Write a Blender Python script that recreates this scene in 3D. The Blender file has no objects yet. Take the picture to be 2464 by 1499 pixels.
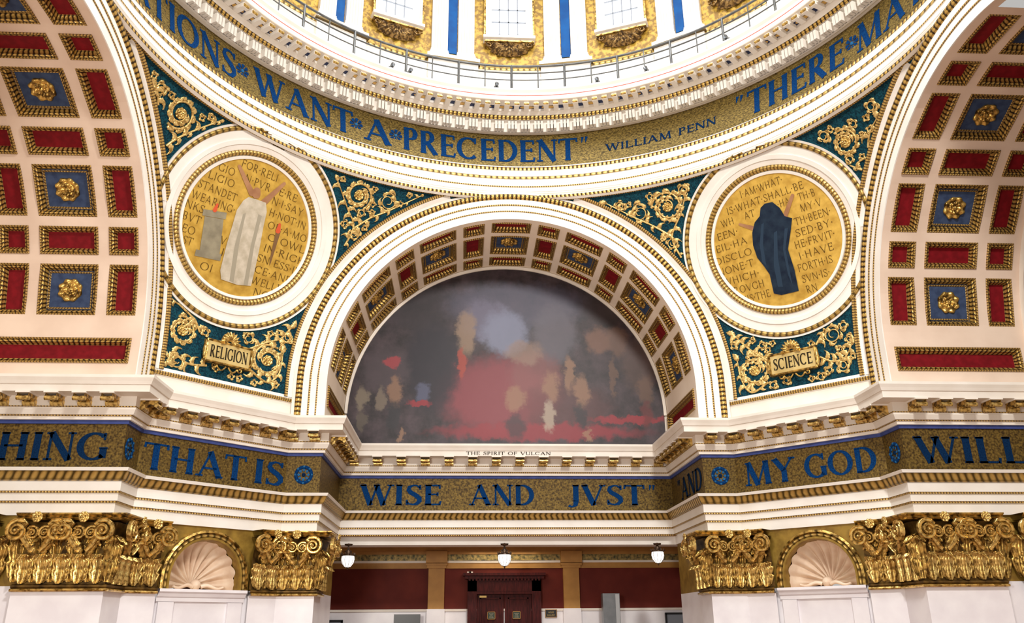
import bpy, math, random
from mathutils import Vector as V, Matrix
random.seed(7)
sc=bpy.context.scene
col=sc.collection
pi=math.pi; rad=math.radians
# ---------------- dimensions (units) ----------------
a=10.0; w=5.82; ro=6.83; d=4.03; zs=7.07; zf0=3.68; zf1=4.79; zc=5.87
FL=-1.9
CAM=V((-1.5165,-15.254,0)); F=1998.2
p_,y_,r_=rad(20.666),rad(3.3647),rad(-.4376)
fw=V((math.sin(y_)*math.cos(p_),math.cos(y_)*math.cos(p_),math.sin(p_)))
s0=V((math.cos(y_),-math.sin(y_),0)); u0=s0.cross(fw)
sx=s0*math.cos(r_)+u0*math.sin(r_); ux=-s0*math.sin(r_)+u0*math.cos(r_)
def ray(u,v): return (fw+sx*((u-1232)/F)+ux*((749.5-v)/F)).normalized()
def hit_plane(u,v,P,n):
    r=ray(u,v); P=V(P); n=V(n); return CAM+r*((P-CAM).dot(n)/r.dot(n))
def hit_cyl(u,v,R):
    r=ray(u,v); A=r.x**2+r.y**2; B=2*(CAM.x*r.x+CAM.y*r.y); C=CAM.x**2+CAM.y**2-R*R
    return CAM+r*((-B+math.sqrt(max(0,B*B-4*A*C)))/(2*A))
SR=math.sqrt(a*a+ro*ro); SC=V((0,0,zs))
def hit_sph(u,v,off=0.0):
    r=ray(u,v); o=CAM-SC; R=SR-off; b=o.dot(r); c=o.dot(o)-R*R
    P=CAM+r*(-b+math.sqrt(max(0,b*b-c)))
    if P.z<zs:
        P=hit_cyl(u,v,SR-off)
        n=V((-P.x,-P.y,0)).normalized()
    else: n=(SC-P).normalized()
    return P,n
# ---------------- camera ----------------
cd=bpy.data.cameras.new('camera'); co=bpy.data.objects.new('camera',cd); col.objects.link(co)
cd.sensor_width=36; cd.lens=F/2464*36; cd.clip_end=300
M=Matrix.Identity(4)
for i,vv in enumerate((sx,ux,-fw)):
    for j in range(3): M[j][i]=vv[j]
M.translation=CAM; co.matrix_world=M; sc.camera=co
try: sc.view_settings.view_transform='Standard'
except Exception: pass
# ---------------- materials ----------------
def lnk(nt,x,y): nt.links.new(x,y)
def mk(name,c1,c2=None,scale=8,rough=.6,metal=0,bump=0,kind='noise',detail=4,lo=.35,hi=.65,emit=None,stretch=None,spec=None):
    m=bpy.data.materials.new(name); m.use_nodes=True; nt=m.node_tree; b=nt.nodes['Principled BSDF']
    b.inputs['Roughness'].default_value=rough; b.inputs['Metallic'].default_value=metal
    if spec is not None: b.inputs['Specular IOR Level'].default_value=spec
    c1=(*c1,1); c2=(*(c2 or c1[:3]),1)
    tc=nt.nodes.new('ShaderNodeTexCoord'); fac=None
    if kind=='noise':
        t=nt.nodes.new('ShaderNodeTexNoise'); t.inputs['Scale'].default_value=scale; t.inputs['Detail'].default_value=detail
        src=tc.outputs['Object']
        if stretch:
            mp=nt.nodes.new('ShaderNodeMapping'); mp.inputs['Scale'].default_value=stretch; lnk(nt,src,mp.inputs[0]); src=mp.outputs[0]
        lnk(nt,src,t.inputs['Vector']); fac=t.outputs['Fac']
    elif kind=='voro':
        t=nt.nodes.new('ShaderNodeTexVoronoi'); t.inputs['Scale'].default_value=scale
        lnk(nt,tc.outputs['Object'],t.inputs['Vector'])
        sp=nt.nodes.new('ShaderNodeSeparateColor'); lnk(nt,t.outputs['Color'],sp.inputs[0]); fac=sp.outputs[0]
    elif kind=='bead':
        sp=nt.nodes.new('ShaderNodeSeparateXYZ'); lnk(nt,tc.outputs['UV'],sp.inputs[0])
        def mth(op,x,y=None):
            n=nt.nodes.new('ShaderNodeMath'); n.operation=op
            for k,q in enumerate((x,y)):
                if q is None: continue
                if isinstance(q,(int,float)): n.inputs[k].default_value=q
                else: lnk(nt,q,n.inputs[k])
            return n.outputs[0]
        s1=mth('ABSOLUTE',mth('SINE',mth('MULTIPLY',sp.outputs[0],scale*pi)))
        s2=mth('ABSOLUTE',mth('SINE',mth('MULTIPLY',sp.outputs[1],pi)))
        fac=mth('MULTIPLY',s1,mth('ADD',mth('MULTIPLY',s2,.6),.4))
    if fac is not None:
        mr=nt.nodes.new('ShaderNodeMapRange'); mr.inputs[1].default_value=lo; mr.inputs[2].default_value=hi; lnk(nt,fac,mr.inputs[0])
        mx=nt.nodes.new('ShaderNodeMix'); mx.data_type='RGBA'; lnk(nt,mr.outputs[0],mx.inputs[0])
        mx.inputs[6].default_value=c2; mx.inputs[7].default_value=c1; lnk(nt,mx.outputs[2],b.inputs['Base Color'])
        if bump:
            bp=nt.nodes.new('ShaderNodeBump'); bp.inputs['Strength'].default_value=bump; bp.inputs['Distance'].default_value=.03
            lnk(nt,fac,bp.inputs['Height']); lnk(nt,bp.outputs[0],b.inputs['Normal'])
    if emit:
        b.inputs['Emission Color'].default_value=(*emit[0],1); b.inputs['Emission Strength'].default_value=emit[1]
    return m
WH=mk('white_plaster',(.86,.80,.72),(.78,.71,.62),1.2,.55)
WH2=mk('bright_white_plaster',(.89,.85,.79),(.82,.77,.70),1.2,.5)
PE=mk('peach_plaster',(.81,.64,.51),(.71,.54,.42),.8,.6)
CVP=mk('cream_vault_plaster',(.88,.76,.63),(.81,.68,.54),.8,.6)
MA=mk('white_marble',(.89,.86,.88),(.80,.76,.79),1.5,.3)
GO=mk('gilded_plaster',(.70,.44,.11),(.10,.05,.008),8,.30,.7,.4,lo=.38,hi=.60)
GL=mk('bright_gilt',(.84,.58,.19),(.25,.14,.03),12,.26,.72,.25,lo=.36,hi=.58)
SG=mk('scroll_gilt',(.82,.58,.22),(.42,.26,.07),12,.35,.55,.15,lo=.36,hi=.55)
EG=mk('gilt_egg_moulding',(.66,.42,.11),(.04,.02,.008),7,.35,.6,.6,'bead',lo=.25,hi=.75)
BD=mk('gilt_bead_moulding',(.55,.35,.10),(.09,.045,.014),13,.4,.5,.5,'bead',lo=.2,hi=.65)
OR=mk('gilt_leaf_moulding',(.60,.39,.11),(.10,.06,.013),5,.38,.6,.6,'bead',lo=.2,hi=.8)
RP=mk('gilt_rope_moulding',(.66,.44,.13),(.16,.09,.02),9,.35,.6,.5,'bead',lo=.15,hi=.8)
PLT=mk('pale_gilt_tablet',(.66,.50,.20),(.52,.37,.13),3,.5,.2)
FR=mk('dark_gold_mosaic',(.22,.14,.032),(.050,.029,.010),18,.5,.3,.2,'noise',9,.36,.68,spec=.2)
FU=mk('gold_mosaic_band',(.29,.20,.052),(.060,.040,.012),15,.5,.35,.2,'noise',9,.38,.66,stretch=(1,1,2),spec=.2)
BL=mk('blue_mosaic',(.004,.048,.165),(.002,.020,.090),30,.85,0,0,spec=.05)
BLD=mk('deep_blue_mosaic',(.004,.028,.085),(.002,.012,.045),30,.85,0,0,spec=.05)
mk_bl=mk('light_blue_mosaic',(.02,.13,.30),(.015,.09,.22),20,.7,spec=.1)
BB=mk('blue_painted_band',(.055,.08,.27),(.04,.06,.20),5,.6,spec=.2)
BV=mk('vivid_blue_paint',(.006,.10,.33),(.006,.07,.25),2,.6,spec=.2)
TE=mk('teal_mosaic',(.006,.062,.088),(.002,.020,.034),30,.7,0,.15,'voro',lo=.2,hi=.8,spec=.12)
RE=mk('crimson_panel',(.205,.006,.011),(.14,.004,.007),6,.65,spec=.15)
BP=mk('navy_panel',(.050,.075,.145),(.032,.048,.10),6,.75,spec=.1)
RW=mk('maroon_wall',(.15,.020,.011),(.11,.012,.007),1.5,.6,spec=.2)
OC=mk('ochre_paint',(.46,.23,.045),(.36,.17,.03),2,.55)
OG=mk('ochre_gold_wall',(.36,.22,.035),(.22,.125,.018),4,.45,.25)
YG=mk('ornate_yellow_gold_wall',(.60,.37,.050),(.26,.14,.016),7,.5,.1,.3,detail=8,lo=.42,hi=.58)
GD=mk('gold_leaf_disc',(.74,.47,.085),(.52,.30,.042),3.5,.45,.35,.05,detail=8)
GT=mk('brown_gilt_lettering',(.14,.075,.018),(.10,.055,.014),10,.7,spec=.05)
DK=mk('dark_red_mahogany',(.070,.008,.007),(.030,.003,.003),3,.5,stretch=(6,6,1),spec=.15)
BK=mk('black_enamel',(.012,.012,.014),None,3,.3)
LB=mk('bronze_lamp_crown',(.12,.07,.04),(.05,.03,.02),6,.35,.7)
GR=mk('grey_metal',(.22,.23,.24),(.18,.19,.2),4,.35,.6)
ST=mk('steel_rail',(.15,.15,.14),(.10,.10,.10),4,.45,.5)
BR=mk('bronze_ornament',(.32,.19,.06),(.06,.03,.01),10,.4,.6,.4,lo=.42,hi=.58)
SH=mk('cream_shell_plaster',(.84,.68,.52),(.72,.53,.38),3,.5)
RD=mk('red_line_paint',(.5,.06,.03))
INK=mk('dark_lettering',(.03,.022,.012),spec=.1)
WIN=mk('bright_window_glass',(.9,.95,1),None,1,.3,emit=((.93,.97,1),1.7))
GLB=mk('lamp_glass',(.95,.93,.9),(.8,.78,.76),9,.25,emit=((1,.95,.9),1.1))
MT=mk('gilt_and_navy_soffit',(.70,.44,.12),(.012,.025,.10),1.3,.4,.3,0,'bead',lo=.5,hi=.55)
FLR=mk('floor_tile',(.35,.2,.13),(.25,.14,.09),1,.4)
SK=mk('painted_tan',(.42,.22,.11),(.30,.14,.07),2,.7,spec=.1)
CLB=mk('painted_navy_drape',(.010,.016,.032),(.020,.034,.055),1.6,.8,detail=6,stretch=(2,2,.6),spec=.08)
CLW=mk('painted_white_drape',(.60,.53,.42),(.44,.38,.28),1.8,.7,detail=6,stretch=(2,2,.5),spec=.1)
STN=mk('painted_stone',(.30,.26,.17),(.20,.17,.11),3,.7)
FLM=mk('painted_flame',(.6,.08,.02))
# ---------------- mesh helpers ----------------
def wm(o):
    m=o.matrix_basis.copy()
    while o.parent: o=o.parent; m=o.matrix_basis@m
    return m
class MB:
    def __init__(s): s.v=[];s.f=[];s.m=[];s.uv=[]
    def face(s,pts,mi=0,uv=None):
        n=len(s.v); s.v+= [tuple(p) for p in pts]; s.f.append(tuple(range(n,n+len(pts)))); s.m.append(mi); s.uv.append(uv or [(0,0)]*len(pts))
    def grid(s,rows,mis=0,us=None,closed=False,keep=None):
        n=len(s.v); R=len(rows); C=len(rows[0])
        for r in rows: s.v+=[tuple(p) for p in r]
        if us is None:
            us=[0]
            for i in range(1,R): us.append(us[-1]+(V(rows[i][0])-V(rows[i-1][0])).length)
        for i in range(R-1):
            for j in range(C if closed else C-1):
                j2=(j+1)%C
                if keep and not (keep(V(rows[i][j])) and keep(V(rows[i+1][j2]))): continue
                s.f.append((n+i*C+j,n+i*C+j2,n+(i+1)*C+j2,n+(i+1)*C+j))
                s.m.append(mis if isinstance(mis,int) else mis[j])
                s.uv.append([(us[i],j),(us[i],j+1),(us[i+1],j+1),(us[i+1],j)])
    def box(s,c,sz,mi=0,X=V((1,0,0)),Y=V((0,1,0)),Z=V((0,0,1))):
        c=V(c); P=[c+X*(sz[0]/2*i)+Y*(sz[1]/2*j)+Z*(sz[2]/2*k) for i in(-1,1) for j in(-1,1) for k in(-1,1)]
        n=len(s.v); s.v+=[tuple(p) for p in P]
        for f in((0,1,3,2),(4,6,7,5),(0,4,5,1),(2,3,7,6),(0,2,6,4),(1,5,7,3)):
            s.f.append(tuple(n+i for i in f)); s.m.append(mi); s.uv.append([(0,0)]*4)
    def tube(s,pts,r,mi=0,n=8,caps=True):
        pts=[V(p) for p in pts]; rs=r if isinstance(r,(list,tuple)) else [r]*len(pts); rows=[]
        t=(pts[1]-pts[0]).normalized(); nn=t.orthogonal().normalized()
        for i,p in enumerate(pts):
            t=(pts[min(i+1,len(pts)-1)]-pts[max(i-1,0)]).normalized()
            nn=(nn-t*nn.dot(t)).normalized(); bb=t.cross(nn)
            rows.append([p+(nn*math.cos(2*pi*k/n)+bb*math.sin(2*pi*k/n))*rs[i] for k in range(n)])
        s.grid(rows,mi,closed=True)
        if caps: s.face(rows[0][::-1],mi); s.face(rows[-1],mi)
    def lathe(s,prof,c,mi=0,n=20,X=V((1,0,0)),Y=V((0,1,0)),Z=V((0,0,1)),a0=0,a1=2*pi):
        c=V(c); rows=[[c+(X*math.cos(a0+(a1-a0)*k/n)+Y*math.sin(a0+(a1-a0)*k/n))*r+Z*z for r,z in prof] for k in range(n+1)]
        R=max(r for r,z in prof); s.grid(rows,mi,us=[R*(a1-a0)*k/n for k in range(n+1)])
    def mesh(s,name,mats,smooth=False,inv=None):
        me=bpy.data.meshes.new(name); vs=s.v if inv is None else [tuple(inv@V(p)) for p in s.v]
        me.from_pydata(vs,[],s.f)
        for m in mats: me.materials.append(m)
        ul=me.uv_layers.new(name='UV'); fl=[]
        for uv in s.uv:
            for q in uv: fl+=[q[0],q[1]]
        ul.data.foreach_set('uv',fl)
        me.polygons.foreach_set('material_index',s.m)
        me.polygons.foreach_set('use_smooth',[smooth]*len(s.f))
        me.update(); return me
    def build(s,name,mats,parent=None,smooth=False,kind=None,local=False):
        if not isinstance(mats,(list,tuple)): mats=[mats]
        inv=wm(parent).inverted() if (parent and not local) else None
        o=bpy.data.objects.new(name,s.mesh(name,mats,smooth,inv)); col.objects.link(o)
        if parent: o.parent=parent
        if kind: o['kind']=kind
        return o
def E(name,label,cat,loc=(0,0,0),group=None,mat=None):
    o=bpy.data.objects.new(name,None); col.objects.link(o); o.empty_display_size=.1
    o.matrix_basis=mat if mat is not None else Matrix.Translation(V(loc))
    if label: o['label']=label; o['category']=cat
    if group: o['group']=group
    return o
def frame(P,X,Y,Z):
    m=Matrix.Identity(4)
    for i,vv in enumerate((X,Y,Z)):
        for j in range(3): m[j][i]=vv[j]
    m.translation=P; return m
def inst(name,me,parent,mat=None):
    o=bpy.data.objects.new(name,me); col.objects.link(o); o.parent=parent
    if mat is not None: o.matrix_basis=mat
    return o
ORD='first second third fourth fifth sixth seventh eighth ninth tenth eleventh twelfth thirteenth fourteenth fifteenth sixteenth seventeenth eighteenth nineteenth twentieth'.split()
# ---------------- letters ----------------
def glyph(c,T,N,sf=True):
    S=[]
    def L(x0,y0,x1,y1,q): S.append(([(x0,y0),(x1,y1)],[q,q]))
    def A(cx,cy,rx,ry,a0,a1,n=14):
        P=[];W=[]
        for i in range(n+1):
            t=rad(a0+(a1-a0)*i/n); P.append((cx+rx*math.cos(t),cy+ry*math.sin(t))); W.append(N+(T-N)*abs(math.cos(t))**1.3)
        S.append((P,W))
    def s(x,y,l=.12):
        if sf: L(x-l,y,x+l,y,N*.9)
    b=N/2; t=1-N/2; x=.16; W=.7
    if c=='I': L(x,0,x,1,T); s(x,b); s(x,t); W=.32
    elif c=='L': L(x,0,x,1,T); L(x,b,.6,b,N); s(x,b); s(x,t); L(.6,0,.63,.2,N); W=.66
    elif c=='E' or c=='F':
        L(x,0,x,1,T); s(x,t); s(x,b); L(x,t,.56,t,N); L(x,.53,.5,.53,N); L(.56,1,.58,.8,N); L(.5,.45,.5,.62,N)
        if c=='E': L(x,b,.58,b,N); L(.58,0,.62,.2,N)
        W=.64
    elif c=='T': L(.36,0,.36,1,T); L(.02,t,.7,t,N); L(.02,1,0,.8,N); L(.7,1,.72,.8,N); s(.36,b); W=.72
    elif c=='H': L(x,0,x,1,T); L(.68,0,.68,1,T); L(x,.52,.68,.52,N); [s(q,r) for q in(x,.68) for r in(b,t)]; W=.84
    elif c=='N': L(.13,0,.13,1,N); L(.72,0,.72,1,N); L(.13,1,.72,0,T); s(.13,b); s(.1,t,.1); s(.72,t); W=.84
    elif c=='M': L(.14,0,.18,1,N); L(.18,1,.5,0,T); L(.5,0,.84,1,N); L(.84,1,.9,0,T); s(.14,b); s(.9,b); s(.14,t,.08); s(.88,t,.08); W=1.04
    elif c=='A': L(.1,0,.43,1,N); L(.4,1,.78,0,T); L(.2,.34,.68,.34,N); s(.1,b); s(.78,b); W=.88
    elif c=='V': L(.08,1,.42,0,T); L(.4,0,.74,1,N); s(.1,t); s(.74,t); W=.82
    elif c=='U': L(.14,.3,.14,1,T); A(.41,.33,.27,.3,180,360); L(.68,.3,.68,1,N); s(.14,t); s(.68,t); W=.82
    elif c=='W': L(.07,1,.36,0,T); L(.35,0,.6,1,N); L(.55,1,.83,0,T); L(.82,0,1.08,1,N); s(.08,t); s(.57,t); s(1.08,t); W=1.16
    elif c=='Y': L(.08,1,.4,.48,T); L(.4,.48,.72,1,N); L(.4,0,.4,.5,T); s(.1,t); s(.72,t); s(.4,b); W=.8
    elif c=='O': A(.46,.5,.38,.46,0,360,24); W=.92
    elif c=='C' or c=='G':
        A(.46,.5,.38,.46,48,315,20); L(.74,.98,.74,.72,N)
        if c=='G': L(.74,.08,.74,.42,T); s(.74,.43)
        W=.86
    elif c=='D': L(x,0,x,1,T); A(.3,.5,.42,.47,90,-90); L(.05,t,.32,t,N); L(.05,b,.32,b,N); W=.82
    elif c in 'PRB':
        L(x,0,x,1,T); A(.32,.75,.2,.23,90,-90); L(.05,t,.33,t,N); L(x,.51,.33,.51,N); s(x,b); W=.62
        if c=='R': L(.32,.5,.66,0,T); s(.68,b,.07); W=.76
        if c=='B': A(.33,.27,.24,.25,90,-90); L(x,b,.34,b,N); W=.68
    elif c=='J': L(.3,.2,.3,1,T); s(.3,t); S.append(([(.3,.22),(.27,.0),(.15,-.08),(.02,-.02)],[T,T*.8,N,N*1.6])); W=.46
    elif c=='S':
        S.append(([(.52,.84),(.42,.95),(.29,.97),(.14,.89),(.11,.74),(.2,.61),(.38,.48),(.5,.35),(.52,.2),(.42,.07),(.28,.03),(.13,.07),(.06,.18)],[N,N,N,T*.7,T*.85,T,T,T,T*.85,T*.7,N,N,N]))
        L(.53,.98,.53,.76,N); L(.06,.02,.06,.26,N); W=.6
    elif c=='K': L(x,0,x,1,T); L(x,.4,.6,1,N); L(.3,.6,.7,0,T); W=.74
    elif c=='·': S.append(([(.08,.5),(.2,.5)],[.13,.13])); W=.28
    elif c in '"“”':
        for q in (.08,.26): S.append(([(q,1),(q-.05,.74)],[.13,.03]))
        W=.38
    elif c==' ': W=.42
    else: L(.1,.5,.4,.5,N); W=.5
    return W,S
def strokes(mb,S,Mf,ox,kx,ky,mi=0):
    for P,Wd in S:
        n=len(P); Lf=[];Rt=[]
        for i in range(n):
            p0=P[max(i-1,0)]; p1=P[min(i+1,n-1)]; dx,dy=p1[0]-p0[0],p1[1]-p0[1]; l=math.hypot(dx,dy) or 1
            nx,ny=-dy/l*Wd[i]/2,dx/l*Wd[i]/2
            Lf.append((P[i][0]+nx,P[i][1]+ny)); Rt.append((P[i][0]-nx,P[i][1]-ny))
        for i in range(n-1):
            mb.face([Mf(ox+q[0]*kx,q[1]*ky) for q in (Lf[i],Rt[i],Rt[i+1],Lf[i+1])],mi)
def text_w(t,gap=.07): return sum(glyph(c,.1,.05)[0]+gap for c in t)-gap
def word(parent,text,Mf,W,H,mat,T=.19,N=.07,gap=.07,single=None,sf=True):
    k=W/text_w(text,gap); x=0; mb=MB()
    for c in text:
        wd,S=glyph(c,T,N,sf)
        if single is None:
            if c!=' ':
                mb=MB(); strokes(mb,S,Mf,x*k,k,H); mb.build('letter' if c not in '"“”·' else 'quotation_mark',mat,parent)
        else: strokes(mb,S,Mf,x*k,k,H)
        x+=wd+gap
    if single: mb.build(single,mat,parent)
# ================= ENTABLATURE =================
PTS=[(-a-d,-2),(-a-d,w),(-a,w),(-a,ro),(-ro,a),(-w,a),(-w,a+d),(w,a+d),(w,a),(ro,a),(a,ro),(a,w),(a+d,w),(a+d,-2)]
def offpath(P,p):
    out=[]; n=len(P); N=[]
    for i in range(n-1):
        dx,dy=P[i+1][0]-P[i][0],P[i+1][1]-P[i][1]; l=math.hypot(dx,dy); N.append((dy/l,-dx/l))
    for i in range(n):
        n1=N[max(i-1,0)]; n2=N[min(i,n-2)]; k=1+n1[0]*n2[0]+n1[1]*n2[1]
        out.append((P[i][0]+(n1[0]+n2[0])/k*p,P[i][1]+(n1[1]+n2[1])/k*p))
    return out
def sweep(mb,P,prof,mis=0):
    O={p:offpath(P,p) for p in set(q[0] for q in prof)}
    rows=[[(O[p][i][0],O[p][i][1],z) for p,z in prof] for i in range(len(P))]
    us=[0]
    for i in range(1,len(P)): us.append(us[-1]+math.hypot(P[i][0]-P[i-1][0],P[i][1]-P[i-1][1]))
    mb.grid(rows,mis,us=us)
mb=MB(); sweep(mb,PTS,[(-.8,2.55),(.02,2.55),(.02,2.84),(.06,2.84),(.06,2.89),(.08,2.89),(.08,3.07),(.12,3.07),(.12,3.12),(.13,3.12),(.13,3.36)],[0,0,0,1,0,0,0,1,0,0]); mb.build('trim_1',[WH2,BD],kind='structure')
mb=MB(); sweep(mb,PTS,[(.13,3.36),(.19,3.38),(.30,3.58)],[0,0]); sweep(mb,PTS,[(.30,3.58),(.33,3.66),(0,3.68)],1); mb.build('trim_2',[OR,WH2],kind='structure')
mb=MB(); sweep(mb,PTS,[(0,3.66),(0,4.8)]); mb.build('trim_3',[FR],kind='structure')
mb=MB(); sweep(mb,PTS,[(0,4.79),(.05,4.79),(.06,4.88),(.12,4.88),(.12,4.96),(.15,4.96),(.15,4.995),(.18,5.0),(.24,5.12),(.24,5.17),(.25,5.17),(.25,5.20),(.22,5.2),(.22,5.46),(.68,5.46),(.68,5.64),(.71,5.64),(.74,5.72),(.78,5.80),(.78,5.87),(-.3,5.93)],
   [0,0,1,1,1,2,1,1,1,1,2,1,1,1,1,1,1,1,1,1]); mb.build('trim_4',[BB,WH,BD],kind='structure')
SEG=['on the left end wall','over the left wing wall','on the narrow return by left wing','over the left diagonal wall','on the flat left of central arch','in left reveal of central arch','under the mural','in right reveal of central arch','on the flat right of central arch','over the right diagonal wall','on the narrow return by right wing','over the right wing wall','on the right end wall']
def mod_meshes():
    mb=MB(); prof=[]
    for i in range(13):
        t=i/12; y=.46*t; prof.append((y,-.17-.05*math.cos(t*2*pi)+.07*t*1.0))
    rows=[]; H_=.135
    for x in (-H_,-.115,-.07,-.035,0,.035,.07,.115,H_):
        k=1 if abs(x)<.13 else 0; g=.025 if abs(x) in(.07,.0) else 0
        rows.append([(x,y,z-g if k else -.02) for y,z in prof])
    mb.grid(rows)
    for sgn in(-1,1): mb.face([(sgn*H_,y,z) for y,z in prof]+[(sgn*H_,.46,0),(sgn*H_,0,0)])
    b=mb.mesh('bracket_body',[GO],True)
    mb=MB(); mb.tube([(-.15,.42,-.12),(.15,.42,-.12)],.06,n=12); s=mb.mesh('front_scroll',[GL],True)
    mb=MB(); mb.tube([(-.15,.07,-.16),(.15,.07,-.16)],.08,n=12); s2=mb.mesh('rear_scroll',[GL],True)
    mb=MB(); mb.box((0,.24,.02),(.34,.52,.04)); c=mb.mesh('cap_slab',[WH])
    return (('bracket_body',b),('front_scroll',s),('rear_scroll',s2),('cap_slab',c))
mods=mod_meshes()
for k in range(1,12):
    P0,P1=V((*PTS[k],0)),V((*PTS[k+1],0)); L=(P1-P0).length; D=(P1-P0)/L; n=V((D.y,-D.x,0))
    nb={6:14,1:6,11:6,3:7,9:7,5:7,7:7}.get(k,2)
    if k in (2,4,8,10): ts=[.18*L,.82*L]
    elif k==6: ts=[.50+(L-1.0)*i/(nb-1) for i in range(nb)]
    elif k in(1,5,7,11):
        ts=[(i+.5)*L/nb for i in range(nb)]
        ts=[t for t in ts if not((k==5 and t>L-.5) or (k==7 and t<.5))]
    else: ts=[.38+(L-.76)*i/(nb-1) for i in range(nb)]
    for i,t in enumerate(ts):
        P=P0+D*t+n*.21; P.z=5.42
        lab='gilded scroll bracket under the white cornice '+SEG[k]+(', %s from left'%ORD[i] if len(ts)>1 else '')
        if k in(2,4,8,10): lab='gilded scroll bracket under cornice '+SEG[k]+', %s one'%('left' if i==0 else 'right')
        e=E('cornice_bracket',lab,'bracket',group='gilded scroll brackets under the cornice',mat=frame(P,-D,n,V((0,0,1))))
        for nm,me in mods: inst(nm,me,e)
def seg_word(k,text,px0,px1,ym,z0=zf0+.2,z1=zf0+.90,lab=None,mat=BL,single=None,T=.2,N=.075,p=.014):
    P0,P1=V((*PTS[k],0)),V((*PTS[k+1],0)); D=(P1-P0).normalized(); n=V((D.y,-D.x,0)); O=P0+n*p
    A_=hit_plane(px0,ym[0],O,n); B_=hit_plane(px1,ym[1],O,n); W=(B_-A_).dot(D); A_.z=z0
    e=E('inscription',lab,'lettering',loc=A_+D*W/2,group=None)
    word(e,text,lambda x,y:A_+D*x+V((0,0,y)),W,z1-z0,mat,T,N,single=single)
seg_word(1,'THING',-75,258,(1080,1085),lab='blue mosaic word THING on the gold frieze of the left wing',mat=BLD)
seg_word(3,'THAT',345,590,(1105,1130),lab='blue mosaic word THAT on the gold frieze of left diagonal wall')
seg_word(3,'IS',612,682,(1130,1145),lab='blue mosaic word IS on the gold frieze of left diagonal wall')
seg_word(6,'WISE',868,1062,(1190,1190),lab='blue mosaic word WISE on gold frieze under the mural')
seg_word(6,'AND',1130,1285,(1190,1190),lab='blue mosaic word AND in the middle of the frieze under the mural')
seg_word(6,'JVST',1366,1550,(1190,1190),lab='blue mosaic word JVST on gold frieze under the mural')
seg_word(6,'”',1562,1580,(1190,1190),lab='blue closing quotation mark after JVST on the gold frieze')
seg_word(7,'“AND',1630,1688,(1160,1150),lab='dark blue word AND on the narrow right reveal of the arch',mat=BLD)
seg_word(9,'MY',1790,1912,(1135,1125),lab='blue mosaic word MY on the gold frieze of right diagonal wall')
seg_word(9,'GOD',1935,2108,(1115,1100),lab='blue mosaic word GOD on the gold frieze of right diagonal wall')
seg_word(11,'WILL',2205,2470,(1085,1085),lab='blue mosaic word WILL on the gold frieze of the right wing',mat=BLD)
seg_word(6,'THE SPIRIT OF VULCAN',1122,1325,(1088,1088),5.50,5.61,'small black title lettering on the white cornice under the mural',INK,'lettering_line',.13,.07,.70)
def flower(k,px,py,lab):
    P0,P1=V((*PTS[k],0)),V((*PTS[k+1],0)); D=(P1-P0).normalized(); n=V((D.y,-D.x,0)); O=P0+n*.014
    P=hit_plane(px,py,O,n); P.z=(zf0+zf1)/2
    e=E('frieze_rosette',lab,'rosette',mat=frame(P,D,V((0,0,1)),D.cross(V((0,0,1)))))
    mb=MB(); mb.lathe([(.28,.0),(.25,.02),(.20,.02),(.18,0)],(0,0,0),0,28); mb.build('outer_ring',BL,e,local=True)
    mb=MB()
    for i in range(8):
        t=i*pi/4; c=V((math.cos(t),math.sin(t),0)); s=V((-c.y,c.x,0))
        mb.face([c*.09+V((0,0,.02)),c*.14-s*.045+V((0,0,.02)),c*.19+V((0,0,.02)),c*.14+s*.045+V((0,0,.02))])
        mb.lathe([(0,.035),(.03,.03),(.035,0)],c*.245,0,8)
    mb.build('petals',mk_bl,e,local=True)
    mb=MB(); mb.lathe([(0,.04),(.05,.03),(.06,0)],(0,0,0),0,14); mb.build('centre',BLD,e,local=True)
flower(4,730,1150,'round blue rosette on the gold frieze between IS and WISE')
flower(8,1733,1143,'round blue rosette on the gold frieze left of MY')
flower(2,310,1088,'narrow-looking blue rosette on the frieze left of THAT')
flower(10,2153,1088,'narrow-looking blue rosette on the frieze right of GOD')
# ================= ARCHES, VAULTS, COFFERS =================
def TF(k):
    if k=='front': return frame(V((0,a,zs)),V((1,0,0)),V((0,1,0)),V((0,0,1)))
    if k=='left': return frame(V((-a,0,zs)),V((0,1,0)),V((-1,0,0)),V((0,0,1)))
    return frame(V((a,0,zs)),V((0,-1,0)),V((1,0,0)),V((0,0,1)))
def aprof():
    return [(w,0),(w,.03),(w+.26,.04),(w+.26,.06),(w+.30,.06),(w+.30,.05),(w+.48,.06),(w+.48,.08),(w+.53,.08),(w+.53,.06),(w+.72,.07),(w+.74,.10),(w+.82,.15),(w+.90,.13),(w+.92,.09),(w+1.02,.06),(w+1.02,-.15)],[0,0,1,1,1,0,1,1,1,0,2,2,2,2,3,3]
tn=0
for key in ('front','left','right'):
    T_=TF(key); pr,mi=aprof(); rows=[]; us=[]
    def addrow(fn,u):
        rows.append([T_@V(fn(r,o)) for r,o in pr]); us.append(u)
    addrow(lambda r,o:(r,-o,zc-zs),0)
    for i in range(91):
        t=pi*i/90; addrow(lambda r,o:(r*math.cos(t),-o,r*math.sin(t)),1.2+t*(w+.6))
    addrow(lambda r,o:(-r,-o,zc-zs),2.4+pi*(w+.6))
    mb=MB(); mb.grid(rows,mi,us=us); tn+=1; mb.build('trim_%d'%(4+tn),[WH2,BD,EG,WH2],kind='structure')
PIT=180/7
rows_c=[('R',90-PIT*k,rad(6.7)) for k in range(-3,4)]+[('N',90-PIT*k,rad(3.65)) for k in (-2.5,-1.5,-.5,.5,1.5,2.5)]
CO=[(.057*d,.243*d),(.314*d,.686*d),(.757*d,.943*d)]
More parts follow.
